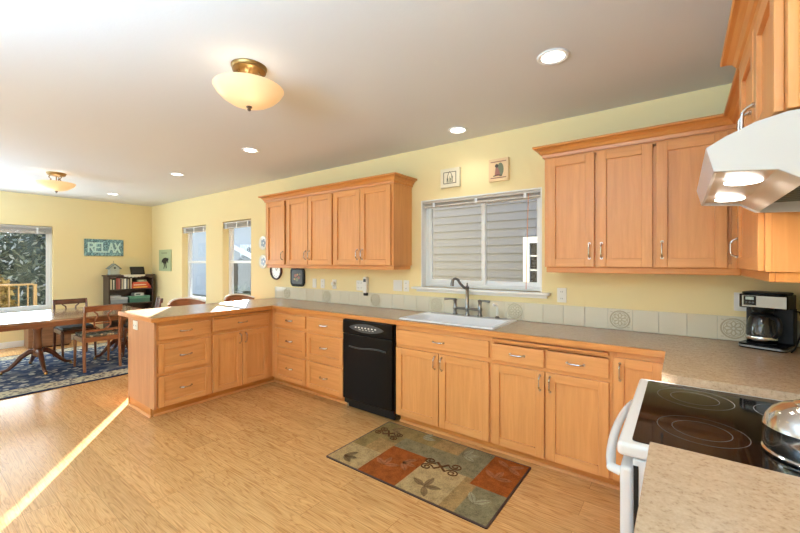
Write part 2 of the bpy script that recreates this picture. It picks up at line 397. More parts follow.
base_cab('three-drawer maple base cabinet just left of the black dishwasher', FB, -3.207, -2.645, 'x', 'drawers', name='drawer_cabinet')
base_cab('maple sink cabinet with one wide drawer front, right of the dishwasher', FB, -2.012, -1.128, 'x', 'pair', open_top=True, name='sink_cabinet')
cc = base_cab('maple base cabinet with two drawers above two doors, right of the sink cabinet', FB, -1.128, -.345, 'x', 'pair_two')
base_cab('narrow one-door maple base cabinet in the corner behind the range', FB, -.345, -.065, 'x', 'door')
base_cab('three-drawer maple cabinet at the free end of the peninsula', FP, -1.80, -1.30, 'y', 'drawers', name='drawer_cabinet', ends=(0, 0))
cp_ = base_cab('peninsula cabinet with one drawer over two doors, nearest the corner', FP, -1.30, -.635, 'y', 'pair', ends=(0, -.12))
MB().box(-3.838, -3.8205, -.634, -.583, KZ, TOP).box(-3.8375, -3.766, -.5825, -.565, KZ, TOP).build('corner_stile', 'maple_z', cp_, bevel=.001)
# pull-out boards under the counter
def board(F, u0, u1, v, ax, label):
    o = MB().fbox(F, u0, u1, v, v+.017, -.4, .026).build('cutting_board', 'maple_'+ax, None, bevel=.003, off=F((u0+u1)/2, v, -.2))
    tag(o, label, 'cutting board', 'pull-out cutting boards')
# open slots would be needed in the carcass rails: the board is a part of its cabinet
def board_part(F, u0, u1, v, ax, root): MB().fbox(F, u0, u1, v, v+.018, 0, .03).build('pull_out_board', 'crown_'+ax, root, bevel=.003)
board_part(FB, -1.11, -.36, .842, 'x', cc); board_part(FP, -1.285, -.65, .842, 'y', cp_)
# peninsula end and back panels
t = thing('back_panel', 'plain maple panel along the dining side of the peninsula', 'panel', (-4.412, -.9, 0))
MB().box(-4.42, -4.405, -1.826, -.02, 0, TOP).build('panel', 'maple_panel', t, bevel=.002)
t = thing('end_panel', 'plain maple panel closing the free end of the peninsula', 'panel', (-4.1, -1.83, 0))
MB().box(-4.40, -3.80, -1.826, -1.8035, KZ, TOP).build('panel', 'maple_panel', t, bevel=.002)

MB().box(-4.40, -3.888, -1.82, -1.802, 0, KZ-.001).build('toe_kick', 'crown_x', t)
MB().prism([(0, 0), (.016, 0), (.0145, .008), (.009, .0145), (0, .016)], lambda a, b, d: (d, -1.82-a, b), -4.404, -3.87).build('quarter_round', 'maple_x', t)
# wall-side corner blocks (right run)
t = thing('corner_cabinet', 'maple corner base cabinet between the back run and the range', 'cabinet', (.25, -.6, 0))
MB().box(-.05, XE-.004, -1.135, -.605, KZ, TOP).build('carcass', 'maple_z', t, bevel=.002)
MB().box(.02, XE-.004, -1.13, -.605, 0, KZ-.001).build('toe_kick', 'maple_y', t)
t = thing('base_cabinet', 'maple base cabinet under the near counter right of the range', 'cabinet', (.25, -2.5, 0))
MB().box(-.05, XE-.004, -3.05, -1.965, KZ, TOP).build('carcass', 'maple_z', t, bevel=.002)
MB().box(.02, XE-.004, -3.05, -1.965, 0, KZ-.001).build('toe_kick', 'maple_y', t)
shaker(FW(-.05), -2.48, -1.985, .088, .675, 'y', t, handle=(-2.02, .6, True)); slab(FW(-.05), -2.48, -1.985, .70, .832, 'y', t, (-2.23, .766))
shaker(FW(-.05), -3.03, -2.50, .088, .675, 'y', t, handle=(-2.99, .6, True)); slab(FW(-.05), -3.03, -2.50, .70, .832, 'y', t, (-2.77, .766))

# countertops
t = thing('countertop', 'long tan laminate worktop running from the peninsula past the sink to the range', 'countertop', (-2, -.3, TOP))
z0, z1 = TOP+.001, .914; sk = (-1.985, -1.145, -.535, -.06)
mb = MB(); E = .004
mb.box(-4.60, -3.767-E, -1.852+E, -.003, z0, z1).box(-3.767-E, sk[0], -.62+E, -.003, z0, z1).box(sk[1], XE-.003, -.62+E, -.003, z0, z1)
mb.box(sk[0], sk[1], -.62+E, sk[2], z0, z1).box(sk[0], sk[1], sk[3], -.003, z0, z1).box(-.072, XE-.003, -1.148, -.62+E, z0, z1)
mb.build('laminate_top', 'laminate', t)
mb = MB()
pr = [(0, z0-.002), (.018, z0-.002), (.02, z0), (.02, z1-.004), (.016, z1), (0, z1)]
mb.sweep([(-4.60, -1.836), (-3.787, -1.836), (-3.787, -.604), (-.072, -.604), ], [(d+.0, z) for d, z in pr], left=False)
mb.build('wood_edge', 'crown_x', t)
t = thing('countertop', 'tan laminate worktop in the near corner, on this side of the range', 'countertop', (.25, -2.5, TOP))
MB().box(-.072, XE-.003, -3.06, -1.946, z0, z1).build('laminate_top', 'laminate', t, bevel=.003)

# upper cabinets
def upper(label, F, u0, u1, doors, v0, v1, depth, ax, rail=True, hv=None):
    root = thing('upper_cabinet', label, 'cabinet', F((u0+u1)/2, v0, -depth/2))
    carcass(F, u0, u1, v0, v1, depth, ax, root, toe=False, splits=[(a[1]+b[0])/2 for a, b in zip(doors, doors[1:]) if b[0]-a[1] > .01])
    for d in doors:
        a, b, side = d; hu = a+.03 if side < 0 else b-.03
        shaker(F, a, b, v0+.004, v1-.03, ax, root, handle=(hu, v0+(hv or .115), True))
    if rail: MB().fbox(F, u0+.008, u1+(.012 if u1 == .264 else -.008), v0-.04, v0, -.012, -.03).build('light_rail', 'crown_'+ax, root, bevel=.003)
    return root
FU = FS(-.31)
crown = [(0, 2.19), (.012, 2.19), (.016, 2.212), (.024, 2.218), (.034, 2.236), (.052, 2.25), (.066, 2.253), (.07, 2.258), (.07, 2.27), (0, 2.27)]
u1_ = upper('long five-door maple wall cabinet hung over the dishwasher', FU, -4.36, -2.246,
            [(-4.335, -3.945, 1), (-3.90, -3.505, 1), (-3.497, -3.10, -1), (-3.07, -2.68, 1), (-2.672, -2.275, -1)], 1.38, 2.205, .305, 'x')
MB().sweep([(-4.36, -.005), (-4.36, -.312), (-2.246, -.312), (-2.246, -.005)], crown, left=False).build('crown_moulding', 'crown_x', u1_)
MB().box(-4.352, -4.335, -.29, -.01, 1.34, 1.38).box(-2.275, -2.258, -.29, -.01, 1.34, 1.38).build('light_rail', 'maple_y', u1_, bevel=.002)
u2_ = upper('maple wall cabinet with three doors to the right of the sink window', FU, -.82, .264,
            [(-.798, -.483, 1), (-.468, -.148, -1), (-.128, .215, -1)], 1.38, 2.205, .305, 'x')
UPATH = [(-.82, -.005), (-.82, -.312), (.263, -.312), (.263, -1.10)]
MB().sweep(UPATH, crown, left=False, segs=(0, 2)).build('crown_moulding', 'crown_x', u2_)
MB().box(-.812, -.795, -.29, -.01, 1.34, 1.38).build('light_rail', 'maple_y', u2_, bevel=.002)
MB().box(.205, .2335, -.3098, -.292, 1.411, 2.154).build('corner_stile', 'maple_z', u2_)
FR = FW(.265)
u3_ = upper('one-door maple wall cabinet on the side wall beyond the range hood', FR, -1.168, -.313, [(-1.15, -.46, 1)], 1.38, 2.205, .30, 'y', rail=False)
MB().sweep(UPATH, crown, left=False, segs=(2, 3)).build('crown_moulding', 'crown_y', u3_)
MB().box(.265+.012, .265+.03, -1.16, -.282, 1.34, 1.379).box(.295, XE-.005, -1.16, -1.142, 1.34, 1.38).build('light_rail', 'crown_y', u3_, bevel=.003)
FH = FW(.205)
u4_ = upper('short two-door maple cabinet mounted above the white range hood', FH, -1.935, -1.172, [(-1.905, -1.57, 1), (-1.555, -1.2, -1)], 1.79, 2.205, .36, 'y', rail=False, hv=.075)
MB().sweep([(.30, -1.171), (.203, -1.171), (.203, -1.936), (.5, -1.936)], crown, left=False).build('crown_moulding', 'crown_y', u4_)

# ------------------------------------------------------------------ backsplash
t = thing('backsplash', 'row of cream wall tiles along the worktop, some with flower medallions', 'backsplash', (-2.1, 0, .914))
MB().box(-4.60, XE-.006, -.005, -.0005, .9145, 1.068).build('grout', 'grout', t)
mb = MB(); PT = .158
def medal(cx, cz):
    mb.m = 1
    mb.tube([(cx+.062*math.cos(a), -.0105, cz+.062*math.sin(a)) for a in [2*PI*k/24 for k in range(25)]], .0055, 6, False)
    mb.tube([(cx+.05*math.cos(a), -.0105, cz+.05*math.sin(a)) for a in [2*PI*k/20 for k in range(21)]], .003, 5, False)
    for k in range(8):
        a = 2*PI*k/8
        pts = [(cx+r*math.cos(a)+q*math.sin(a), -.011, cz+r*math.sin(a)-q*math.cos(a)) for r, q in ((.008, 0), (.02, .009), (.036, .011), (.046, 0), (.036, -.011), (.02, -.009), (.008, 0))]
        mb.tube(pts, .0042, 5, False)
    for k in range(4):
        a = PI/4+2*PI*k/4; x, z = cx+.069*math.cos(a)*1.12, cz+.069*math.sin(a)*1.12
        mb.tube([(x-.008, -.0105, z), (x+.008, -.0105, z)], .003, 5)
for n_ in range(-26, 6):
    x0, x1 = -.365+PT*n_-PT/2+.0012, -.365+PT*n_+PT/2-.0012
    x0 = max(x0, -4.598); x1 = min(x1, XE-.008)
    if x1-x0 < .02: continue
    mb.m = 0; mb.box(x0, x1, -.011, -.004, .9155, 1.07)
    if n_ in (0, -5, -10, -15, -20, -25, 4): medal((x0+x1)/2, .993)
mat('tile_relief', lin(188, 176, 150), .2); mb.build('tile', ['tile', 'tile_relief'], t, bevel=.002)

# ------------------------------------------------------------------ dishwasher
t = thing('dishwasher', 'black built-in dishwasher under the worktop between the maple cabinets', 'dishwasher', (-2.32, -.3, 0))
a, b = -2.628, -2.018
MB().box(a, b, -.60, -.03, .06, .868).build('body', 'black_matte', t)
MB().box(a+.004, b-.004, -.625, -.601, .11, .735).build('door', 'black_gloss', t, bevel=.006, seg=3)
cp = MB().box(a+.004, b-.004, -.628, -.601, .738, .866).build('control_panel', 'black_gloss', t, bevel=.006, seg=3)
ov = [(-2.325+.21*math.copysign(abs(math.cos(q))**1.1, math.cos(q)), (.802+.040*math.sin(q)*abs(math.sin(q))**.4)) for q in [2*PI*k/28 for k in range(28)]]
MB().prism(ov, FS(-.628), 0, .003).build('control_inset', 'grey_panel', cp)
mb = MB()
for k in range(7): mb.prism([(-2.45+.04*k+.011*math.cos(q), .806+.006*math.sin(q)) for q in [2*PI*j/10 for j in range(10)]], FS(-.631), 0, .002)
for k in range(5): mb.fbox(FS(-.631), -2.41+.04*k, -2.388+.04*k, .786, .790, 0, .0015)
mb.build('button', 'plastic_white', cp)
mb = MB(); pts = [(a+.09+.45*k/20, -.628, .618-.008*math.sin(PI*k/10)) for k in range(21)]
mb.tube(pts, .007, 10); mb.build('handle', 'grey_panel', t, smooth=True)
MB().box(a+.02, b-.02, -.57, -.551, .015, .1).build('kick_plate', 'black_matte', t)
MB().lathe([(.012, 0), (.012, .05), (.006, .052), (.006, .1)], (-2.605, -.575, 0), 12).build('leg', 'chrome', t)

# ------------------------------------------------------------------ sink, taps
t = thing('kitchen_sink', 'white drop-in kitchen sink set in the worktop under the window', 'sink', (-1.565, -.3, .914))
def rrect(x0, x1, y0, y1, r, n=6):
    P = []
    for cx, cy, a0 in ((x1-r, y1-r, 0), (x0+r, y1-r, PI/2), (x0+r, y0+r, PI), (x1-r, y0+r, 1.5*PI)):
        P += [(cx+r*math.cos(a0+PI/2*k/n), cy+r*math.sin(a0+PI/2*k/n)) for k in range(n+1)]
    return P
def rings(mb, rs):
    n = len(rs[0][0]); o = [[(x, y, z) for x, y in P] for P, z in rs]
    vs = [q for R in o for q in R]
    mb.add(vs, [(i*n+k, i*n+(k+1) % n, (i+1)*n+(k+1) % n, (i+1)*n+k) for i in range(len(rs)-1) for k in range(n)]+[tuple(range((len(rs)-1)*n, len(rs)*n))])
x0, x1, y0, y1 = -2.01, -1.12, -.56, -.035
mb = MB()
rings(mb, [(rrect(x0, x1, y0, y1, .02), .9143), (rrect(x0+.004, x1-.004, y0+.004, y1-.004, .02), .924), (rrect(x0+.015, x1-.015, y0+.015, y1-.015, .02), .928),
           (rrect(x0+.035, x1-.035, y0+.035, y1-.115, .05), .926), (rrect(x0+.045, x1-.045, y0+.045, y1-.125, .05), .915), (rrect(x0+.06, x1-.06, y0+.06, y1-.14, .06), .76), (rrect(x0+.12, x1-.12, y0+.12, y1-.2, .05), .745)])
mb.build('basin', 'sink_white', t, smooth=True)
MB().lathe([(.0, .748), (.04, .748), (.042, .7465), (.042, .745)], (-1.565, -.33, 0), 20).build('drain', 'chrome', t, smooth=True)
ZD = .928
t = thing('bridge_faucet', 'brushed nickel bridge faucet with two lever handles on the white sink', 'faucet', (-1.57, -.085, ZD))
X, Y = -1.572, -.085
MB().lathe([(.024, ZD), (.024, ZD+.008), (.018, ZD+.016), (.016, ZD+.045), (.022, ZD+.055), (.022, ZD+.075), (.0165, ZD+.09), (.015, ZD+.24), (.019, ZD+.25), (.019, ZD+.262), (.009, ZD+.27), (.006, ZD+.285), (.008, ZD+.293), (0, ZD+.30)], (X, Y, 0), 16).build('column', 'nickel', t, smooth=True)
dv = Vector((-.35, -.94, 0)); P0 = Vector((X, Y, ZD+.245))
pts = [P0, P0+dv*.04+Vector((0, 0, .012)), P0+dv*.085+Vector((0, 0, .05)), P0+dv*.115+Vector((0, 0, .085)), P0+dv*.145+Vector((0, 0, .097)), P0+dv*.17+Vector((0, 0, .085)), P0+dv*.18+Vector((0, 0, .055)), P0+dv*.18+Vector((0, 0, .03))]
MB().tube(pts, [.014, .0135, .013, .012, .012, .013, .0155, .017], 12).build('spout', 'nickel', t, smooth=True)
mb = MB().tube([(X-.13, Y, ZD+.062), (X+.13, Y, ZD+.062)], .0115, 12); mb.build('bridge', 'nickel', t, smooth=True)
for s in (-1, 1):
    hx = X+s*.125
    h = MB().lathe([(.024, ZD), (.024, ZD+.008), (.017, ZD+.016), (.016, ZD+.045), (.021, ZD+.055), (.021, ZD+.07), (.015, ZD+.08), (.015, ZD+.125), (.019, ZD+.13), (.019, ZD+.145), (.006, ZD+.152), (0, ZD+.153)], (hx, Y, 0), 14).build('valve', 'nickel', t, smooth=True)
    MB().tube([(hx, Y, ZD+.142), (hx+s*.05, Y-.01, ZD+.144), (hx+s*.10, Y-.02, ZD+.14)], [.008, .009, .011], 10).build('lever', 'nickel', h, smooth=True)
X = -1.285
t = thing('sink_sprayer', 'slim white side sprayer with nickel base beside the faucet', 'sprayer', (X, Y, ZD))
MB().lathe([(.022, ZD), (.022, ZD+.006), (.015, ZD+.012), (.013, ZD+.02), (0, ZD+.021)], (X, Y, 0), 14).build('base', 'nickel', t, smooth=True)
MB().tube([(X, Y, ZD+.018), (X, Y, ZD+.09), (X-.006, Y-.012, ZD+.115), (X-.02, Y-.04, ZD+.122)], [.011, .010, .012, .011], 12).build('nozzle', 'plastic_white', t, smooth=True)

# ------------------------------------------------------------------ range
RZ = .885; ry0, ry1 = -1.932, -1.165; rx0 = -.155
t = thing('electric_range', 'white freestanding electric range with a black glass cooktop', 'range', (.2, -1.55, 0))
MB().box(-.115, .55, ry0+.004, ry1-.004, .04, RZ-.042).build('body', 'white_enamel', t, bevel=.004)
mb = MB().box(rx0, .55, ry0, ry1, RZ-.04, RZ); mb.build('cooktop_frame', 'white_enamel', t, bevel=.012, seg=4)
gx0, gx1, gy0, gy1 = rx0+.036, .47, ry0+.03, ry1-.03
g = MB().prism(rrect(gx0, gx1, gy0, gy1, .012), lambda u, v, d: (u, v, d), RZ+.0002, RZ+.003).build('glass_top', 'black_glass', t)
mb = MB()
def ringm(cx, cy, r):
    n = 48; vs = [(cx+q*math.cos(2*PI*k/n), cy+q*math.sin(2*PI*k/n), RZ+.0034) for q in (r-.0011, r+.0011) for k in range(n)]
    mb.add(vs, [(k, (k+1) % n, n+(k+1) % n, n+k) for k in range(n)])
for cx, cy, rr in ((.04, -1.36, (.118, .075)), (.05, -1.70, (.115, .075)), (.32, -1.36, (.11, .07)), (.31, -1.70, (.09,))):
    mb = MB()
    for r in rr: ringm(cx, cy, r)
    mb.build('burner_ring', 'burner_line', g)
d = MB().box(rx0+.006, -.117, ry0+.012, ry1-.012, .21, RZ-.075).build('oven_door', 'white_enamel', t, bevel=.01, seg=3)
MB().box(rx0+.001, rx0+.006, ry0+.12, ry1-.12, .33, .68).build('door_window', 'black_glass', d)
pts = [(rx0+.004, ry0+.05, RZ-.11)]+[(rx0-.010-.036*math.sin(PI*(k+.5)/12)**.6, ry0+.05+(ry1-ry0-.10)*k/11, RZ-.105) for k in range(12)]+[(rx0+.004, ry1-.05, RZ-.11)]
MB().tube(pts, .0145, 12).build('door_handle', 'white_enamel', d, smooth=True)
dr = MB().box(rx0+.006, -.117, ry0+.012, ry1-.012, .06, .20).build('storage_drawer', 'white_enamel', t, bevel=.008, seg=3)
MB().box(-.113, -.1, ry0+.001, ry0+.0038, .06, RZ-.06).build('side_gasket', 'black_matte', t)
bgd = MB().box(.50, .555, ry0+.01, ry1-.01, RZ+.001, RZ+.17).build('backguard', 'white_enamel', t, bevel=.01, seg=3)
mb = MB()
for k in range(4): mb.lathe([(.022, 0), (.02, .02), (0, .021)], (.5, ry0+.12+.06*k if k < 2 else ry1-.12-.06*(k-2), RZ+.09), 16, Matrix.Rotation(-PI/2, 3, 'Y'))
mb.build('knob', 'black_matte', bgd)

# hood
t = thing('range_hood', 'white under-cabinet range hood with two lit lamps above the cooktop', 'range hood', (.3, -1.55, 1.63))
hy0, hy1 = -1.932, -1.168
prof_end = [(.052, 1.722), (.068, 1.657), (.19, 1.646), (.235, 1.615), (.55, 1.60), (.55, 1.785), (.208, 1.785), (.15, 1.772), (.09, 1.745)]
HF = lambda u, v, d: (u, d, v)
mb = MB()
mb.prism(prof_end, HF, hy0, hy0+.012).build('side_panel', 'hood_white', t, bevel=.002)
MB().prism(prof_end, HF, hy1-.012, hy1).build('side_panel', 'hood_white', t, bevel=.002)
mb = MB(); top = [(.068, 1.657), (.052, 1.722), (.09, 1.745), (.15, 1.772), (.208, 1.785), (.55, 1.785)]
inn = [(.55, 1.777), (.21, 1.777), (.153, 1.764), (.095, 1.737), (.062, 1.72), (.076, 1.66)]
mb.prism(top+inn, HF, hy0+.012, hy1-.012); mb.build('top_shell', 'hood_white', t)
pan = MB().prism([(.078, 1.666), (.078, 1.672), (.192, 1.658), (.245, 1.624), (.245, 1.617), (.19, 1.651)], HF, hy0+.013, hy1-.013).build('light_panel', 'hood_inner', t)
MB().box(.25, .545, hy0+.013, hy1-.013, 1.655, 1.662).build('filter', 'brushed', t)
mb = MB()
for k in range(14): y_ = hy0+.03+k*.052; mb.box(.252, .54, y_, y_+.006, 1.645, 1.6545)
mb.build('filter_slat', 'brushed', t)
for y_ in (-1.76, -1.38):
    o = MB().lathe([(.042, 0), (.042, -.004), (.037, -.006), (0, -.007)], (.142, y_, 1.6525), 24).build('hood_lamp', 'bulb', t)
    light('hood_lamp_light', 'AREA', (.142, y_, 1.64), 1.8, (1, .9, .75), shape='DISK', size=.08)

# ------------------------------------------------------------------ kettle
kx, ky, kz = .292, -1.735, RZ+.004
t = thing('kettle', 'stainless steel kettle standing on the near burner of the cooktop', 'kettle', (kx, ky, kz))
MB().lathe([(.0, .0), (.105, .0), (.1085, .003), (.1085, .007), (.104, .010), (.106, .016), (.107, .052), (.1055, .072), (.107, .075), (.106, .078), (.100, .099), (.087, .119), (.066, .134), (.045, .141), (.043, .142)], (kx, ky, kz), 48).build('body', 'steel', t, smooth=True)
ld = MB().lathe([(.045, .1422), (.042, .146), (.028, .152), (.012, .155), (0, .1555)], (kx, ky, kz), 32).build('lid', 'steel', t, smooth=True)
MB().lathe([(.006, .1556), (.008, .16), (.016, .164), (.0185, .172), (.015, .181), (0, .184)], (kx, ky, kz), 20).build('lid_knob', 'black_gloss', ld, smooth=True)
MB().tube([(kx+.02+.09, ky-.03, kz+.06), (kx+.135, ky-.045, kz+.10), (kx+.15, ky-.05, kz+.115)], [.022, .014, .012], 12).build('spout', 'steel', t, smooth=True)

# ------------------------------------------------------------------ coffee maker
t = thing('coffee_maker', 'black and steel drip coffee maker with glass carafe in the counter corner', 'coffee maker', (.41, -.138, .9145), .0)
t.rotation_euler = (0, 0, math.radians(-22)); OFF[t.name] = Vector((0, 0, 0))
mb = MB().prism(rrect(-.105, .105, -.125, .08, .03), lambda u, v, d: (u, v, d), .0, .028); mb.build('base', 'black_gloss', t, bevel=.004)
MB().prism([(x, y) for x, y in rrect(-.1065, .1065, -.1265, .07, .03)], lambda u, v, d: (u, v, d), .008, .018).build('base_band', 'brushed', t)
MB().box(-.105, .105, .015, .08, .028, .235).build('tower', 'black_matte', t, bevel=.006)
hd = MB().prism(rrect(-.105, .105, -.112, .08, .025), lambda u, v, d: (u, v, d), .236, .315).build('head', 'black_gloss', t, bevel=.004)
MB().prism(rrect(-.098, .098, -.10, .07, .03), lambda u, v, d: (u, v, d), .3155, .328).build('lid', 'black_matte', t, bevel=.006, seg=3)
MB().box(-.085, .104, -.1145, -.1123, .243, .308).build('steel_fascia', 'brushed', hd)
c1 = MB().box(-.078, -.022, -.1182, -.1147, .252, .306).build('control_panel', 'black_gloss', hd, bevel=.008)
MB().box(-.068, -.032, -.1195, -.1184, .284, .300).build('display', 'lcd', hd)
mb = MB()
for k in range(3): mb.lathe([(.005, 0), (.005, .002), (0, .0022)], (-.065+.015*k, -.1184, .268), 10, Matrix.Rotation(PI/2, 3, 'X'))
mb.build('button', 'grey_panel', hd)
MB().lathe([(.05, .236), (.05, .222), (.038, .205), (0, .204)], (-.012, -.048, 0), 24).build('filter_basket', 'black_matte', t, smooth=True)
MB().lathe([(.06, .0285), (.06, .032), (0, .0325)], (-.012, -.048, 0), 24).build('warming_plate', 'black_matte', t)
ca = MB().lathe([(.0, .034), (.062, .034), (.068, .045), (.071, .085), (.068, .13), (.059, .17), (.053, .185)], (-.014, -.052, 0), 28).build('carafe', 'carafe_glass', t, smooth=True)
MB().lathe([(.070, .052), (.072, .055), (.0725, .068), (.0715, .072)], (-.014, -.052, 0), 28).build('steel_band', 'steel', ca, smooth=True)
MB().lathe([(.053, .186), (.055, .19), (.05, .198), (0, .2)], (-.012, -.048, 0), 24).build('carafe_lid', 'black_matte', ca, smooth=True)
MB().tube([(.035, -.075, .185), (.062, -.095, .182), (.074, -.105, .155), (.072, -.103, .10), (.05, -.085, .075)], [.012, .013, .014, .013, .010], 10).build('carafe_handle', 'black_matte', ca, smooth=True)
MB().tube([(.10, .05, .22), (.125, .03, .22), (.145, -.01, .17), (.14, -.03, .09), (.125, -.06, .02), (.118, -.09, .005)], .004, 8).build('power_cord', 'black_matte', t, smooth=True)

# ------------------------------------------------------------------ ceiling lamps
def bowl_lamp(x, y, label):
    t = thing('ceiling_lamp', label, 'ceiling lamp', (x, y, H-.26), 0, 'semi-flush ceiling lamps')
    MB().lathe([(.0, H-.0005), (.10, H-.0005), (.10, H-.008), (.092, H-.018), (.094, H-.026), (.08, H-.036), (.05, H-.042), (.018, H-.046), (0, H-.047)], (x, y, 0), 32).build('canopy', 'brass', t, smooth=True)
    for k in range(3):
        a = 2*PI*k/3+.5; c_, s_ = math.cos(a), math.sin(a)
        MB().tube([(x+.06*c_, y+.06*s_, H-.036), (x+.075*c_, y+.075*s_, H-.06), (x+.05*c_, y+.05*s_, H-.085), (x+.085*c_, y+.085*s_, H-.125)], .006, 8).build('arm', 'brass', t, smooth=True)
    MB().tube([(x, y, H-.045), (x, y, H-.24)], .006, 8).build('rod', 'brass', t)
    pr = [(.012, H-.232), (.06, H-.227), (.11, H-.211), (.15, H-.186), (.178, H-.158), (.194, H-.132), (.197, H-.128), (.193, H-.126), (.174, H-.155), (.145, H-.181), (.106, H-.205), (.06, H-.221), (.012, H-.226)]
    MB().lathe(pr+[pr[0]], (x, y, 0), 40).build('glass_bowl', 'lamp_glass', t, smooth=True)
    MB().lathe([(.016, H-.233), (.017, H-.239), (.009, H-.245), (.011, H-.253), (.006, H-.259), (0, H-.26)], (x, y, 0), 16).build('finial', 'nickel', t, smooth=True)
    for s in (-1, 1):
        MB().lathe([(.0, 0), (.018, .006), (.024, .022), (.018, .042), (.008, .05), (0, .05)], (x+s*.07, y-s*.03, H-.195), 14).build('bulb', 'lamp_bulb', t, smooth=True)
        light('lamp_bulb_light', 'POINT', (x+s*.07, y-s*.03, H-.155), 1.2, (1, .9, .75), shadow_soft_size=.02)
bowl_lamp(-2.045, -1.968, 'brass ceiling lamp with a glowing cream glass bowl over the kitchen floor')
bowl_lamp(-6.50, -1.96, 'brass ceiling lamp with a glowing cream glass bowl over the dining table')
def can(x, y, label):
    t = thing('recessed_light', label, 'ceiling light', (x, y, H-.01), 0, 'recessed ceiling lights')
    mb = MB().lathe([(.062, H-.001), (.084, H-.001), (.084, H-.006), (.078, H-.010), (.062, H-.006), (.062, H-.001)], (x, y, 0), 32); mb.build('trim_ring', 'white_paint', t, smooth=True)
    MB().lathe([(0, H-.003), (.0615, H-.003), (.0615, H-.0015), (0, H-.0015)], (x, y, 0), 28).build('lens', 'bulb', t)
    light('recessed_beam', 'SPOT', (x, y, H-.012), 9, (.95, .97, .97), spot_size=math.radians(130), spot_blend=.7, shadow_soft_size=.06)
can(-.576, -1.02, 'large recessed ceiling light nearest the camera, in front of the upper cabinets')
can(-1.562, -.285, 'recessed ceiling light set close to the wall above the sink window')
can(-3.55, -1.03, 'recessed ceiling light over the kitchen floor before the long upper cabinet')
can(-5.30, -1.0, 'recessed ceiling light above the peninsula end of the dining area')
can(-7.72, -1.0, 'recessed ceiling light farthest away, over the bookcase corner')

# ------------------------------------------------------------------ outlets, switches and things on the kitchen wall
def plate(x, z, label, kind='outlet', w_=.072, h_=.117, name=None):
    t = thing(name or ('wall_outlet' if kind == 'outlet' else 'light_switch'), label, 'outlet' if kind == 'outlet' else 'switch', (x, 0, z))
    MB().box(x-w_/2, x+w_/2, -.006, -.0005, z-h_/2, z+h_/2).build('cover_plate', 'plastic_white', t, bevel=.003)
    n_ = max(1, round(w_/.06)) if w_ > .1 else 1
    for k in range(n_):
        cx = x+(k-(n_-1)/2)*.046
        if kind == 'outlet':
            for s in (-1, 1):
                r = MB().box(cx-.016, cx+.016, -.0085, -.0062, z+s*.027-.013, z+s*.027+.013).build('receptacle', 'plastic_white', t, bevel=.004)
                mb = MB()
                for q in (-1, 1): mb.box(cx+q*.006-.0012, cx+q*.006+.0012, -.0092, -.0086, z+s*.027-.004, z+s*.027+.006)
                mb.build('slot', 'black_matte', r)
        else:
            MB().box(cx-.0165, cx+.0165, -.0105, -.0062, z-.034, z+.034).build('rocker', 'plastic_white', t, bevel=.003)
    return t
ZO = 1.145
plate(-3.765, ZO, 'blank white wall plate nearest the black square plaque', 'switch')
plate(-3.61, ZO, 'white outlet second to the right of the black square plaque')
plate(-2.975, ZO, 'wide white double outlet beside the white handset', w_=.118)
plate(-2.43, ZO+.02, 'wide white double switch just left of the sink window sill', 'switch', w_=.118)
plate(-2.318, ZO+.02, 'single white outlet between the double switch and the sink window')
plate(-.773, 1.15, 'white outlet above the tiles right of the sink window')
plate(.305, 1.165, 'white outlet half hidden behind the coffee maker')
x, z = -3.40, ZO
t = plate(x, z, 'white outlet with a round plug-in timer, left of the double outlet')
MB().lathe([(.027, 0), (.027, .024), (.022, .03), (0, .031)], (x, -.0095, z+.006), 20, Matrix.Rotation(PI/2, 3, 'X')).build('timer_dial', 'plastic_white', t, smooth=True)
t = thing('wall_handset', 'white cordless handset hanging upright on the wall beside the double outlet', 'handset', (-2.868, 0, 1.06))
MB().prism(rrect(-2.896, -2.840, 1.065, 1.25, .02), FS(0), .001, .045).build('body', 'plastic_white', t, bevel=.006)
MB().prism(rrect(-2.893, -2.843, 1.035, 1.066, .008), FS(0), .004, .038).build('foot', 'black_matte', t, bevel=.003)
MB().fbox(FS(0), -2.886, -2.850, 1.19, 1.225, .045, .0465).build('display', 'grey_panel', t)

flat('plate_white', (226, 226, 220), .2); flat('plate_blue', (120, 134, 150), .3); flat('plaque_dark', (34, 32, 34), .3)
flat('motif_rose', (150, 96, 84), .6); flat('motif_leaf', (110, 116, 92), .6); flat('motif_gold', (188, 150, 96), .6); flat('ink', (58, 48, 42), .6)
TW = Matrix.Rotation(PI/2, 3, 'X')
def wplate(x, z, r, label, dark=False):
    t = thing('decorative_plate', label, 'plate', (x, 0, z))
    MB().lathe([(r*.5, .002), (r, .016), (r, .02), (r*.72, .012), (0, .010)], (x, 0, z), 36, TW).build('dish', 'plate_blue' if dark else 'plate_white', t, smooth=True)
    mb = MB()
    for k in range(5):
        a = 2*PI*k/5; mb.prism([(x+.38*r*math.cos(a)+.2*r*math.cos(q), z+.38*r*math.sin(a)+.26*r*math.sin(q)) for q in [2*PI*j/12 for j in range(12)]], FS(0), .0122, .0132)
    mb.build('motif', 'plate_blue', t)
wplate(-4.87, 1.69, .10, 'round plate on the wall, upper of two at the left end of the upper cabinets')
wplate(-4.87, 1.42, .10, 'round plate on the wall, lower of two at the left end of the upper cabinets')
x, z, r = -4.56, 1.295, .125
t = thing('wall_clock', 'round white wall clock with a dark rim, under the left end of the upper cabinet', 'clock', (x, 0, z))
MB().lathe([(r, .001), (r+.006, .012), (r, .03), (r-.012, .03), (r-.016, .018), (r-.016, .001)], (x, 0, z), 36, TW).build('rim', 'dark_trim', t, smooth=True)
MB().lathe([(r-.016, .002), (r-.016, .012), (0, .012)], (x, 0, z), 36, TW).build('face', 'plate_white', t)
mb = MB()
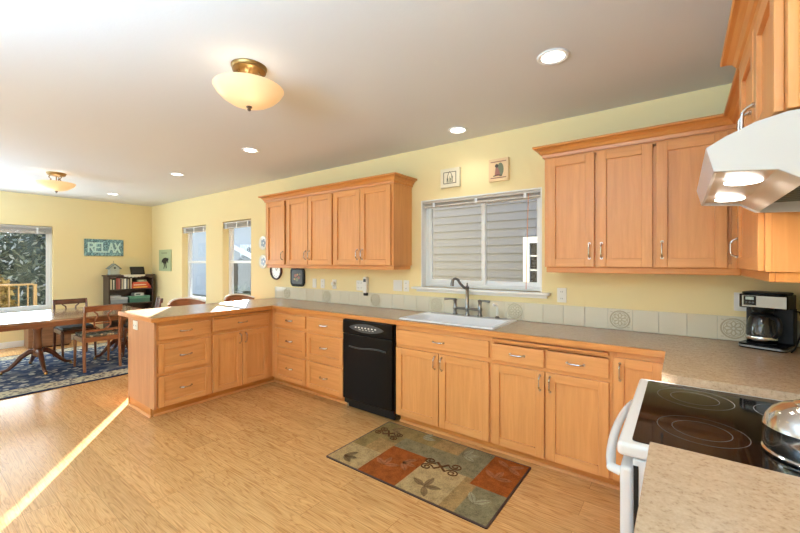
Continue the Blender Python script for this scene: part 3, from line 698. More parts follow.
for k in range(12):
    a = 2*PI*k/12; mb.tube([(x+.078*math.cos(a), -.0125, z+.078*math.sin(a)), (x+.092*math.cos(a), -.0125, z+.092*math.sin(a))], .0022, 5)
mb.build('hour_mark', 'ink', t)
MB().tube([(x, -.014, z), (x+.04, -.014, z+.035)], .003, 6).build('hand', 'ink', t); MB().tube([(x, -.015, z), (x-.02, -.015, z+.07)], .0022, 6).build('hand', 'ink', t)
x0, x1, z0, z1 = -4.235, -3.945, 1.09, 1.345; x, z = (x0+x1)/2, (z0+z1)/2
t = thing('square_plaque', 'black rounded square plaque with a small fruit painting, hung above the tiles', 'plaque', (x, 0, z))
MB().prism(rrect(x0, x1, z0, z1, .06), FS(0), .001, .022).build('frame', 'black_gloss', t, bevel=.006, seg=3)
MB().prism(rrect(x0+.035, x1-.035, z0+.035, z1-.035, .035), FS(0), .0221, .0235).build('picture', 'grey_panel', t)
mb = MB()
for m_, dx, dz, rr in ((0, -.03, .015, .028), (0, .035, -.01, .025), (1, .0, -.035, .03), (1, .055, .035, .018), (2, -.05, -.03, .016), (2, .01, .03, .016)):
    mb.m = m_; mb.prism([(x+dx+rr*math.cos(q), z+dz+rr*.8*math.sin(q)) for q in [2*PI*j/14 for j in range(14)]], FS(0), .0236, .0246+m_*.0004)
mb.build('painting', ['motif_rose', 'motif_leaf', 'motif_gold'], t)
def art(x0, x1, z0, z1, label, ground, style):
    x, z = (x0+x1)/2, (z0+z1)/2; t = thing('wall_art_tile', label, 'picture', (x, 0, z))
    MB().box(x0, x1, -.03, -.001, z0, z1).build('panel', ground, t, bevel=.004)
    mb = MB(); a = .035
    if style == 0:
        mb.m = 0
        for p in ((x0+a, x1-a, z0+a, z0+a+.006), (x0+a, x1-a, z1-a-.006, z1-a), (x0+a, x0+a+.006, z0+a, z1-a), (x1-a-.006, x1-a, z0+a, z1-a)): mb.fbox(FS(-.03), *p, 0, .0015)
        mb.tube([(x-.03, -.0305, z0+.05), (x-.025, -.0305, z+.01), (x-.015, -.0305, z+.04), (x, -.0305, z+.06), (x+.015, -.0305, z+.04), (x+.025, -.0305, z+.01), (x+.03, -.0305, z0+.05)], .003, 5)
        mb.m = 1
        for k in range(9): mb.tube([(x-.03+.007*k, -.0302, z0+.045), (x-.028+.007*k+random.uniform(-.006, .006), -.0302, z-.01+random.uniform(0, .03))], .002, 5)
    else:
        mb.m = 2; mb.fbox(FS(-.03), x0+.02, x1-.02, z0+.025, z0+.033, 0, .0015).fbox(FS(-.03), x0+.02, x1-.02, z1-.033, z1-.025, 0, .0015)
        mb.m = 1; mb.prism([(x+.03*math.cos(q)+.018, z+.06*math.sin(q)) for q in [2*PI*j/18 for j in range(18)]], FS(-.03), 0, .001)
        mb.m = 0; mb.prism([(x-.015+.016*math.cos(q), z+.035+.017*math.sin(q)) for q in [2*PI*j/14 for j in range(14)]], FS(-.03), .001, .002)
        mb.m = 2; mb.prism([(x-.035, z-.055), (x+.02, z-.055), (x+.01, z-.01), (x-.005, z+.02), (x-.025, z+.018)], FS(-.03), .001, .0018)
        mb.m = 0; mb.tube([(x-.045, -.031, z-.055), (x-.01, -.031, z-.045), (x+.035, -.031, z-.056)], .004, 5)
    mb.build('drawing', ['ink', 'motif_leaf', 'motif_rose'], t)
flat('art_cream', (226, 214, 188)); flat('art_peach', (228, 194, 150))
art(-1.888, -1.68, 2.135, 2.318, 'small cream square picture with a dark outlined square, above the window', 'art_cream', 0)
art(-1.388, -1.205, 2.133, 2.333, 'small peach picture of a seated figure, right one above the window', 'art_peach', 1)

# ------------------------------------------------------------------ kitchen rug
RX0, RX1, RY0, RY1 = -2.075, -.825, -1.345, -.60
t = thing('kitchen_rug', 'patchwork rug of rust, olive and cream blocks on the floor before the sink', 'rug', ((RX0+RX1)/2, (RY0+RY1)/2, 0))
MB().prism(rrect(RX0, RX1, RY0, RY1, .012), lambda u, v, d: (u, v, d), .0005, .007).build('binding', 'dark_trim', t)
mb = MB(); b0 = .012
names = ['rug_cream', 'rug_rust', 'rug_olive', 'rug_slate', 'rug_sand']
def patch(m_, u0, u1, v0, v1):
    mb.m = m_; W_ = RX1-RX0-2*b0; D_ = RY1-RY0-2*b0
    mb.box(RX0+b0+u0*W_, RX0+b0+u1*W_, RY0+b0+v0*D_, RY0+b0+v1*D_, .004, .0085)
for p in ((0, 0, .24, 0, .36), (2, 0, .10, .36, .62), (4, .10, .24, .36, .62), (2, 0, .24, .62, 1), (1, .24, .50, 0, .56), (3, .24, .50, .56, .78), (2, .24, .44, .78, 1), (4, .44, .62, .78, 1), (3, .50, .80, .50, .78), (3, .62, .80, .78, 1), (4, .76, .80, .42, .50),
          (0, .50, .76, 0, .50), (1, .80, 1, .42, 1), (4, .76, .84, .0, .42), (3, .84, 1, 0, .42)): patch(*p)
mb.build('pile', names, t)
mb = MB(); UP = lambda u, v, d: (u, v, d)
def leaf(m_, cu, cv, ang, ln=.11, wd=.045):
    mb.m = m_; c_, s_ = math.cos(ang), math.sin(ang); P = []
    for k in range(9): q = k/8; P.append((q*ln, wd*math.sin(PI*q)**.8*.5))
    P += [(q, -w_) for q, w_ in P[-2:0:-1]]
    x0, y0 = RX0+cu*(RX1-RX0), RY0+cv*(RY1-RY0)
    mb.prism([(x0+a*c_-b*s_, y0+a*s_+b*c_) for a, b in P], UP, .0086, .0092)
    mb.m = 5; mb.tube([(x0, y0, .0091), (x0+ln*.95*c_, y0+ln*.95*s_, .0091)], .0012, 4)
for (cu, cv, A_, m_) in ((.08, .12, (.2, 1.0, -.4), 0), (.33, .22, (.5, 1.7, 2.7), 1), (.40, .36, (0, .9, -.8), 1), (.62, .16, (.3, 1.5, 2.8, -1.0), 0), (.64, .82, (.4, -.4, 1.3), 2), (.88, .62, (.3, 1.4, 2.5), 1), (.90, .86, (-.5, .6, 2.6), 1), (.88, .2, (.8, 2.2), 2), (.33, .88, (.2, 1.2), 2), (.10, .85, (-.3, .8), 0)):
    for a in A_: leaf(m_, cu, cv, a)
def scroll(cu, cv, sc, ang=0):
    mb.m = 4; x0, y0 = RX0+cu*(RX1-RX0), RY0+cv*(RY1-RY0); R_ = Matrix.Rotation(ang, 2)
    for sx_, sy_ in ((1, 1), (-1, 1), (1, -1), (-1, -1)):
        P = []
        for k in range(26):
            q = k/25*3.4*PI; r = .32*(1-k/30)
            P.append((.62+r*math.cos(q+PI)*1.0, .28+r*math.sin(q+PI)*.8))
        P = [(-.25, -.30)]+P
        mb.tube([tuple(Vector((x0, y0))+R_ @ Vector((sx_*a*sc, sy_*b*sc)))+(.009,) for a, b in P], .005, 5)
scroll(.60, .50, .15, .15); scroll(.12, .74, .13, -.1)
mb.build('woven_motif', ['rug_leafmot', 'rug_rustleaf', 'rug_paleleaf', 'rug_brown', 'rug_brown', 'rug_brown'], t)

# ------------------------------------------------------------------ dining corner
DX0, DX1, DY0, DY1 = -8.05, -5.60, -3.9, -.62
m = mat('persian', lin(60, 74, 104), .95, spec=.05)
tcn = N(m, 'ShaderNodeTexCoord'); gx = N(m, 'ShaderNodeSeparateXYZ'); L(m, tcn.outputs['Object'], gx.inputs[0])
def edge(o, c_, h_):
    a = N(m, 'ShaderNodeMath', operation='SUBTRACT'); L(m, o, a.inputs[0]); a.inputs[1].default_value = c_
    b = N(m, 'ShaderNodeMath', operation='ABSOLUTE'); L(m, a.outputs[0], b.inputs[0])
    c = N(m, 'ShaderNodeMath', operation='SUBTRACT'); c.inputs[0].default_value = h_; L(m, b.outputs[0], c.inputs[1]); return c.outputs[0]
mn = N(m, 'ShaderNodeMath', operation='MINIMUM'); L(m, edge(gx.outputs[0], 0, (DX1-DX0)/2), mn.inputs[0]); L(m, edge(gx.outputs[1], 0, (DY1-DY0)/2), mn.inputs[1])
vo = N(m, 'ShaderNodeTexVoronoi'); vo.inputs['Scale'].default_value = 11; L(m, tcn.outputs['Object'], vo.inputs['Vector'])
vo2 = N(m, 'ShaderNodeTexVoronoi'); vo2.inputs['Scale'].default_value = 22; L(m, tcn.outputs['Object'], vo2.inputs['Vector'])
fieldc = mix(m, ramp(m, vo.outputs['Distance'], [(.30, (1, 1, 1, 1)), (.38, (0, 0, 0, 1))]), lin(50, 62, 88), lin(184, 178, 166))
fieldc = mix(m, ramp(m, vo2.outputs['Distance'], [(.14, (.85,)*3+(1,)), (.24, (0, 0, 0, 1))]), fieldc, lin(34, 38, 54))
fieldc = mix(m, ramp(m, noise(m, tcn.outputs['Object'], 7, 3), [(.46, (0, 0, 0, 1)), (.6, (.7,)*3+(1,))]), fieldc, lin(112, 114, 118))
bordc = mix(m, ramp(m, vo2.outputs['Distance'], [(.34, (1, 1, 1, 1)), (.48, (0, 0, 0, 1))]), lin(182, 168, 140), lin(84, 78, 82))
dark = lin(34, 40, 62)
e1 = ramp(m, mn.outputs[0], [(0, (0, 0, 0, 1)), (.033, (1, 1, 1, 1)), (.27, (1, 1, 1, 1)), (.30, (0, 0, 0, 1))], 'CONSTANT')
fz = ramp(m, mn.outputs[0], [(0, (0, 0, 0, 1)), (.32, (1, 1, 1, 1))], 'CONSTANT')
c = mix(m, e1, dark, bordc); c = mix(m, fz, c, fieldc); setcol(m, c)
o = MB().prism(rrect(DX0, DX1, DY0, DY1, .02), UP, .0005, .010).build('dining_rug', 'persian', None, off=((DX0+DX1)/2, (DY0+DY1)/2, 0))
tag(o, 'navy oriental rug with a cream patterned border under the dining table', 'rug')

# table
TZ = .712; tx0, tx1, ty0, ty1 = -7.45, -6.12, -3.1, -.98
tcx = (tx0+tx1)/2
t = thing('dining_table', 'long polished dark wood dining table with two pedestals on the oriental rug', 'table', (tcx, (ty0+ty1)/2, .01))
MB().prism(rrect(tx0, tx1, ty0, ty1, .12, 8), UP, TZ-.026, TZ).build('tabletop', 'table_top', t, bevel=.006, seg=3)
MB().prism(rrect(tx0+.14, tx1-.14, ty0+.16, ty1-.16, .05), UP, TZ-.10, TZ-.027).build('apron', 'walnut_y', t)
for py in (-2.09, -1.15):
    p = MB().lathe([(.08, TZ-.10), (.08, TZ-.12), (.05, TZ-.135), (.045, TZ-.16), (.05, TZ-.18), (.04, TZ-.20), (.04, .42), (.046, .34), (.05, .30), (.04, .28), (.055, .26), (.055, .20), (.02, .17)], (tcx, py, 0), 20).build('pedestal', 'walnut_z', t, smooth=True)
    for k in range(4):
        a = k*PI/2; c_, s_ = math.cos(a), math.sin(a)
        P = [(.03, .24), (.10, .25), (.19, .20), (.28, .11), (.35, .055), (.42, .045)]
        lg = MB().tube([(tcx+r*c_*1.05, py+r*s_*.8, z) for r, z in P], [.034, .034, .029, .024, .02, .018], 10).build('leg', 'mahogany_z', p, smooth=True)
        MB().lathe([(0, .0115), (.016, .0115), (.018, .022), (.016, .034), (.012, .045), (0, .046)], (tcx+.42*c_*1.05, py+.42*s_*.8, 0), 12).build('caster', 'brass', p, smooth=True)

# dining chairs (front towards -x at rz = 0)
flat('seat_cloth', (176, 160, 128), .9)
m = flat('seat_weave', (176, 160, 128), .9); vv = N(m, 'ShaderNodeTexVoronoi'); vv.inputs['Scale'].default_value = 26; L(m, coords(m), vv.inputs['Vector'])
setcol(m, ramp(m, vv.outputs['Distance'], [(.25, lin(196, 182, 146)), (.45, lin(96, 96, 84))]))
flat('seat_dark', (66, 66, 66), .9)
def make_chair(label, wd, seat, loc, rz):
    t = thing('dining_chair', label, 'chair', loc, 0, 'lyre-back dining chairs'); OFF[t.name] = Vector((0, 0, 0))
    hw = .19; D = .43; SZ = .43
    for s in (-1, 1):
        MB().tube([(.035, s*hw, 0), (.012, s*hw, .22), (0, s*hw, SZ-.02), (.012, s*hw, .60), (.05, s*hw, .825)], [.017, .018, .019, .017, .014], 8).build('leg', wd+'_z', t, smooth=True)
        MB().tube([(-D+.0, s*(hw-.005), 0), (-D+.02, s*(hw-.005), .20), (-D+.03, s*(hw-.005), SZ-.03)], [.013, .016, .02], 8).build('leg', wd+'_z', t, smooth=True)
    mb = MB().box(-D+.02, .01, -hw-.012, -hw+.014, SZ-.06, SZ-.005).box(-D+.02, .01, hw-.014, hw+.012, SZ-.06, SZ-.005)
    mb.box(-D+.012, -D+.038, -hw+.014, hw-.014, SZ-.06, SZ-.005).box(-.012, .012, -hw+.014, hw-.014, SZ-.06, SZ+.0); mb.build('seat_rail', wd+'_y', t, bevel=.003)
    MB().box(-D+.015, -.014, -hw+.002, hw-.002, SZ-.004, SZ+.035).build('seat_cushion', seat, t, bevel=.018, seg=4)
    P = [(.048-.02*math.cos(PI*k/12*2-PI)*.6, -hw-.012+(2*hw+.024)*k/12) for k in range(13)]
    mb = MB()
    n_ = len(P); vs = []
    for (x, y) in P: vs += [(x-.011, y, .765), (x+.011, y, .765), (x+.019, y, .835), (x-.002, y, .84)]
    mb.add(vs, [(i*4+k, i*4+(k+1) % 4, i*4+4+(k+1) % 4, i*4+4+k) for i in range(n_-1) for k in range(4)]+[(3, 2, 1, 0), tuple(range(4*n_-4, 4*n_))])
    mb.build('top_rail', wd+'_y', t, smooth=True)
    MB().box(.0, .02, -hw+.016, hw-.016, .50, .53).build('lower_rail', wd+'_y', t, bevel=.003)
    for s in (-1, 1):
        pts = [(.012, s*.03, .53), (.015, s*.085, .57), (.02, s*.088, .63), (.028, s*.055, .69), (.036, s*.06, .73), (.042, s*.10, .765)]
        MB().tube(pts, [.010, .011, .011, .010, .010, .009], 8).build('lyre_arm', wd+'_z', t, smooth=True)
    MB().box(.014, .022, -.075, .075, .595, .612).build('cross_bar', wd+'_y', t, bevel=.002)
    t.location = loc; t.rotation_euler = (0, 0, rz)
    return t
ch1 = make_chair('brown lyre-back chair nearest the peninsula, back turned to the kitchen', 'walnut', 'seat_weave', (-6.10, -1.585, .0125), 0)
ch2 = make_chair('dark lyre-back chair on the window side of the table, facing the kitchen', 'mahogany', 'seat_dark', (-7.42, -1.61, .0125), PI)
ch3 = dup(ch2, (-6.68, -.74, .0125), PI/2-.25, 'dark chair at the head of the table, in front of the bookcase')
# counter stools tucked under the bar overhang
flat('stool_seat', (140, 92, 56), .5)
def make_stool(label, loc, rz):
    t = thing('counter_stool', label, 'stool', loc, 0, 'curved-back counter stools'); OFF[t.name] = Vector((0, 0, 0))
    for sx_, sy_ in ((1, 1), (1, -1), (-1, 1), (-1, -1)):
        MB().tube([(sx_*.19, sy_*.19, 0), (sx_*.15, sy_*.15, .62)], [.016, .02], 8).build('leg', 'walnut_z', t, smooth=True)
    MB().tube([(.18*math.cos(a), .18*math.sin(a), .22) for a in [2*PI*k/20 for k in range(21)]], .009, 6).build('foot_ring', 'chrome', t)
    MB().lathe([(0, .615), (.19, .615), (.205, .63), (.20, .65), (.12, .665), (0, .66)], (0, 0, 0), 28).build('seat', 'stool_seat', t, smooth=True)
    vs = []; K = 18
    for k in range(K+1):
        a = PI-1.15+2.3*k/K; zt = .905+.05*math.sin(PI*k/K)
        for r, z in ((.215, zt-.14), (.235, zt-.14), (.245, zt), (.225, zt)): vs.append((r*math.cos(a), r*math.sin(a), z))
    MB().add(vs, [(i*4+k, i*4+(k+1) % 4, i*4+4+(k+1) % 4, i*4+4+k) for i in range(K) for k in range(4)]+[(3, 2, 1, 0), tuple(range(4*K, 4*K+4))]).build('backrest', 'walnut_y', t, smooth=True)
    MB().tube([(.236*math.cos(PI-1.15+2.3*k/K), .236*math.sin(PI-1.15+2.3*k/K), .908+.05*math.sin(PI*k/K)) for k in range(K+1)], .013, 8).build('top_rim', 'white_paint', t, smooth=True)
    for a in (PI-.8, PI+.8): MB().tube([(.19*math.cos(a), .19*math.sin(a), .645), (.226*math.cos(a), .226*math.sin(a), .82)], .012, 8).build('back_post', 'walnut_z', t, smooth=True)
    t.location = loc; t.rotation_euler = (0, 0, rz); return t
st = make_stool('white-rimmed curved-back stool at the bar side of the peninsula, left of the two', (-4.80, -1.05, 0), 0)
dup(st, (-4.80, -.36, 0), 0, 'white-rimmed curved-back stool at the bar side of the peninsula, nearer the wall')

# low wooden chest under the dining window
t = thing('wooden_chest', 'low brown wooden chest on the floor beyond the dining table', 'chest', (-8.55, -1.66, 0))
MB().box(-8.74, -8.40, -1.93, -1.40, .02, .36).build('body', 'chest_wood', t, bevel=.004)
MB().box(-8.75, -8.39, -1.94, -1.39, .362, .385).build('lid', 'chest_wood', t, bevel=.004)
MB().box(-8.72, -8.42, -1.91, -1.42, 0, .019).build('plinth', 'espresso', t)

# bookcase
bx0, bx1, by0, by1, bh = XW+.016, -8.55, -.83, -.085, 1.165
t = thing('bookcase', 'dark brown open bookcase standing in the far corner of the dining area', 'bookcase', ((bx0+bx1)/2, (by0+by1)/2, 0))
mb = MB().box(bx0, bx1, by0, by0+.025, 0, bh-.026); mb.build('side_panel', 'espresso', t, bevel=.002)
MB().box(bx0, bx1, by1-.025, by1, 0, bh-.026).build('side_panel', 'espresso', t, bevel=.002)
MB().box(bx0, bx0+.01, by0+.026, by1-.026, .03, bh-.026).build('back_panel', 'espresso', t)
MB().box(bx0, bx1+.025, by0-.025, by1+.025, bh-.025, bh).build('top', 'espresso', t, bevel=.003)
SH = (.07, .345, .62, .895)
for z in SH: MB().box(bx0+.011, bx1-.004, by0+.026, by1-.026, z-.022, z).build('shelf', 'espresso', t, bevel=.001)
sc_ = [(by0+.026+(by1-by0-.052)*k/40, bh-.058-.016*math.cos(k/40*6*PI)) for k in range(41)]
MB().prism(sc_+[(by1-.026, bh-.0255), (by0+.026, bh-.0255)], lambda u, v, d: (bx1-d, u, v), .004, .018).build('valance', 'espresso', t)
# runner with a pointed lace edge on top
flat('lace', (214, 210, 196), .9)
mb = MB(); ya, yb = -.60, -.24
mb.box(bx0+.03, bx1+.027, ya, yb, bh+.0005, bh+.0025)
e = [(ya, bh+.0025)]+[(ya+(yb-ya)*k/24, bh-.02-.022*math.sin(PI*k/24)-.010*abs(math.sin(k*PI/4))) for k in range(25)]+[(yb, bh+.0025)]
mb.prism(e, lambda u, v, d: (bx1+.027+d, u, v), 0, .0015)
tag(mb.build('lace_runner', 'lace', None, off=(bx1, (ya+yb)/2, bh)), 'white lace runner hanging over the front edge of the bookcase top', 'runner')
# birdhouse
flat('bird_grey', (176, 180, 168), .7); flat('bird_roof', (120, 124, 112), .7)
by, bxx = -.72, -8.66
t = thing('birdhouse', 'weathered pale grey birdhouse standing on top of the bookcase', 'birdhouse', (bxx, by, bh))
MB().prism([(by-.075, bh+.013), (by+.075, bh+.013), (by+.075, bh+.13), (by, bh+.20), (by-.075, bh+.13)], lambda u, v, d: (bxx+d, u, v), -.065, .065).build('body', 'bird_grey', t, bevel=.002)
MB().box(bxx-.08, bxx+.085, by-.09, by+.09, bh+.0005, bh+.0125).build('base', 'bird_roof', t)
for s in (-1, 1):
    q = Vector((0, s*.7, -.66))
    MB().prism([(by+s*.001, bh+.203), (by+s*.10, bh+.112), (by+s*.106, bh+.121), (by+s*.001, bh+.217)], lambda u, v, d: (bxx+d, u, v), -.082, .088).build('roof_panel', 'bird_roof', t)
MB().lathe([(.018, 0), (.018, .003), (0, .0031)], (bxx+.0655, by, bh+.135), 16, Matrix.Rotation(PI/2, 3, 'Y')).build('entrance_hole', 'black_matte', t)
MB().tube([(bxx+.066, by, bh+.085), (bxx+.10, by, bh+.085)], .004, 6).build('perch', 'bird_roof', t)
MB().tube([(bxx, by, bh+.205), (bxx, by, bh+.27)], .004, 6).build('hook', 'bird_roof', t)
# slanted black box on top
y0_, y1_ = -.46, -.22
t = thing('slanted_frame', 'black photo frame leaning back on top of the bookcase', 'photo frame', (-8.66, -.34, bh))
PFR = lambda u, v, d: (-8.60-v*.45+d, u, bh+.003+v)
fr_ = MB()
for a in ((y0_, y1_, 0, .02), (y0_, y1_, .13, .15), (y0_, y0_+.02, .02, .13), (y1_-.02, y1_, .02, .13)): fr_.prism([(a[0], a[2]), (a[1], a[2]), (a[1], a[3]), (a[0], a[3])], PFR, 0, .014)
fr_.build('frame', 'black_matte', t); MB().prism([(y0_+.018, .018), (y1_-.018, .018), (y1_-.018, .132), (y0_+.018, .132)], PFR, .003, .008).build('photo', 'plaque_dark', t)
MB().prism([(-8.668, bh+.14), (-8.662, bh+.15), (-8.735, bh+.001), (-8.742, bh+.001)], lambda u, v, d: (u, d, v), -.37, -.31).build('stand', 'black_matte', t)
# books on the upper shelf
bk = [('cream', (214, 200, 168), .025, .19), ('black', (40, 40, 42), .02, .20), ('white', (222, 220, 210), .018, .18), ('dark green', (52, 74, 62), .02, .205), ('brick red', (138, 62, 56), .034, .215), ('faded red', (158, 92, 84), .03, .205),
      ('charcoal', (58, 56, 58), .022, .19), ('ivory', (226, 216, 192), .026, .205), ('thin grey', (150, 150, 146), .014, .19), ('snow white', (236, 234, 228), .03, .215), ('slate blue', (72, 84, 102), .024, .19), ('oatmeal', (200, 184, 150), .02, .185),
      ('chocolate brown', (82, 56, 44), .024, .205), ('pale beige', (216, 204, 180), .022, .20)]
y = by0+.032
for i, (nm, rgb, wth, hgt) in enumerate(bk):
    mn_ = flat('book_%d' % i, rgb, .6)
    nb = bk[i-1][0] if i else None
    lab = '%s book on the upper bookcase shelf, %s' % (nm, 'beside the %s one' % nb if nb else 'at the left end')
    bt = thing('book', lab, 'book', (-8.65, y+wth/2, SH[3]), 0, 'books on the upper bookcase shelf'); OFF[bt.name] = Vector((0, 0, 0))
    d = .15+.02*random.random()
    MB().box(-.085, -.085+d, -wth/2, -wth/2+.002, .0005, hgt).box(-.085, -.085+d, wth/2-.002, wth/2, .0005, hgt).box(-.087+d, -.085+d, -wth/2+.002, wth/2-.002, .0005, hgt).build('cover', 'book_%d' % i, bt)
    MB().box(-.083, -.0875+d, -wth/2+.0025, wth/2-.0025, .003, hgt-.003).build('page_block', 'lace', bt)
    y += wth+.0015
# game boxes and bins
def gbox(name, label, cat, rgb, x0, x1, y0, y1, z0, z1, lid=None, stripe=None):
    c_ = flat(name+str(len(M)), rgb, .5).name; t = thing(name, label, cat, ((x0+x1)/2, (y0+y1)/2, z0))
    zl = z0+(z1-z0)*.62 if lid else z1
    MB().box(x0, x1, y0, y1, z0+.0005, zl-(.0008 if lid else 0)).build('box', c_, t, bevel=.002)
    if lid: l_ = flat(name+str(len(M)), lid, .5).name; MB().box(x0-.004, x1+.004, y0-.004, y1+.004, zl, z1).build('lid', l_, t, bevel=.004)
    if stripe:
        s_ = flat(name+str(len(M)), stripe, .5).name; MB().box(x1+.0002, x1+.0012, y0+.02, y1-.06, z0+(z1-z0)*.25, z0+(z1-z0)*.7).build('printed_band', s_, t)
    return t
gx0, gx1 = -8.83, -8.575
gbox('game_box', 'flat red game box with a yellow band, bottom of its stack on the upper shelf', 'box', (190, 56, 34), gx0, gx1, -.445, -.125, .895, .945, stripe=(226, 172, 70))
gbox('game_box', 'orange red game box with a cream band, second up on the upper shelf', 'box', (204, 80, 48), gx0, gx1, -.44, -.145, .9455, .985, stripe=(226, 214, 190))
gbox('game_box', 'bright red game box under the small green box on the upper shelf', 'box', (214, 92, 60), gx0, gx1, -.43, -.17, .9855, 1.02)
gbox('small_box', 'small grey green box topping the stack of red game boxes', 'box', (134, 142, 116), gx0+.05, gx1, -.36, -.19, 1.0205, 1.06, stripe=(196, 196, 170))
gbox('storage_bin', 'grey plastic storage bin with a lid on the second shelf', 'storage bin', (136, 146, 156), gx0, gx1, by0+.04, -.52, .62, .74, lid=(170, 178, 186))
gbox('storage_bin', 'green plastic storage bin with a lid on the second shelf', 'storage bin', (52, 98, 86), gx0, gx1, -.49, -.14, .62, .745, lid=(80, 130, 112))
gbox('small_box', 'small white box lying on the grey storage bin', 'box', (196, 200, 204), gx0+.04, gx1-.02, -.79, -.62, .7405, .775)
gbox('small_box', 'small white box standing on the green storage bin', 'box', (206, 210, 206), gx0+.04, gx1-.02, -.40, -.24, .7455, .80, stripe=(80, 84, 88))
cols = [(150, 120, 96), (196, 186, 164), (92, 74, 66), (206, 196, 172), (120, 110, 98), (180, 160, 130), (70, 62, 60), (200, 190, 170)]
nms = ['tan', 'off-white', 'dark brown', 'buttermilk', 'taupe', 'straw coloured', 'near-black', 'bone white']
y = by0+.035
for i in range(8):
    wth = .04; nb = nms[i-1]; lab = '%s book on the third bookcase shelf, %s' % (nms[i], 'beside the %s one' % nb if i else 'at the left end')
    flat('lowbook_%d' % i, cols[i], .6); bt = thing('book', lab, 'book', (-8.68, y+wth/2, SH[1]), 0, 'books on the third bookcase shelf'); OFF[bt.name] = Vector((0, 0, 0)); hgt = .19+.02*random.random()
    MB().box(-.085, .085, -wth/2, -wth/2+.002, .0005, hgt).box(-.085, .085, wth/2-.002, wth/2, .0005, hgt).box(.083, .085, -wth/2+.002, wth/2-.002, .0005, hgt).build('cover', 'lowbook_%d' % i, bt)
    MB().box(-.083, .0825, -wth/2+.0025, wth/2-.0025, .003, hgt-.003).build('page_block', 'lace', bt)
    y += wth+.0015

# RELAX sign
m = flat('mosaic', (70, 120, 120), .5); vv = N(m, 'ShaderNodeTexVoronoi'); vv.inputs['Scale'].default_value = 62; L(m, coords(m), vv.inputs['Vector'])
sp = N(m, 'ShaderNodeSeparateColor'); L(m, vv.outputs['Color'], sp.inputs[0]); setcol(m, ramp(m, sp.outputs[0], [(0, lin(40, 62, 74)), (.4, lin(72, 122, 134)), (.7, lin(150, 190, 196))]))
flat('sign_letter', (200, 230, 226), .5)
y0_, y1_, z0_, z1_ = -1.115, -.506, 1.53, 1.845
t = thing('wall_sign', 'blue green mosaic sign reading RELAX on the far dining wall', 'sign', (XW, (y0_+y1_)/2, (z0_+z1_)/2))
MB().box(XW+.001, XW+.022, y0_, y1_, z0_, z1_).build('board', 'mosaic', t, bevel=.002)
GL = {'R': [((0, 0), (0, 1)), ((0, 1), (.45, 1), (.6, .88), (.6, .66), (.45, .54), (0, .54)), ((.25, .54), (.62, 0))], 'E': [((.58, 1), (0, 1), (0, 0), (.58, 0)), ((0, .52), (.48, .52))],
      'L': [((0, 1), (0, 0), (.55, 0))], 'A': [((0, 0), (.32, 1), (.64, 0)), ((.12, .36), (.52, .36))], 'X': [((0, 0), (.6, 1)), ((0, 1), (.6, 0))]}
for i, ch in enumerate('RELAX'):
    mb = MB(); lw_, lh = .078, .165; oy = y0_+.062+i*.103; oz = z0_+.075
    for st_ in GL[ch]:
        P = [(oy+a*lw_/.62, oz+b*lh) for a, b in st_]
        for (a, b), (c_, d_) in zip(P, P[1:]):
            tv = Vector((c_-a, d_-b)).normalized()*.0135; nv = Vector((-tv.y, tv.x))
            mb.prism([(a-tv.x+nv.x, b-tv.y+nv.y), (a-tv.x-nv.x, b-tv.y-nv.y), (c_+tv.x-nv.x, d_+tv.y-nv.y), (c_+tv.x+nv.x, d_+tv.y+nv.y)], lambda u, v, d: (XW+.0222+d, u, v), 0, .003+.0004*len(mb.f)/6)
    mb.build('letter', 'sign_letter', t)
# small green picture of an animal
flat('sage', (164, 176, 138), .6)
x0, x1, z0, z1 = -8.46, -7.92, 1.235, 1.655
t = thing('small_picture', 'pale green picture of a black animal between the bookcase and the narrow window', 'picture', (-8.19, 0, 1.44))
MB().box(x0, x1, -.02, -.001, z0, z1).build('panel', 'sage', t, bevel=.002)
an = [(-.05, -.02), (-.11, .0), (-.13, -.04), (-.10, .05), (-.03, .09), (.06, .10), (.11, .08), (.13, .10), (.15, .06), (.13, .03), (.14, -.02), (.11, -.01), (.09, .03), (.06, -.03), (.08, -.13), (.05, -.14), (.03, -.04), (.0, -.02), (.01, -.08), (-.02, -.15), (-.04, -.14), (-.02, -.08)]
MB().prism([(-8.19+a*1.2, 1.41+b*.9) for a, b in an], FS(-.02), .0005, .002).build('animal', 'black_matte', t)
mb = MB()
for k in range(6): mb.fbox(FS(-.02), -8.33+.045*k, -8.30+.045*k, 1.58, 1.60, .0005, .0015)
mb.build('border_mark', 'motif_leaf', t)

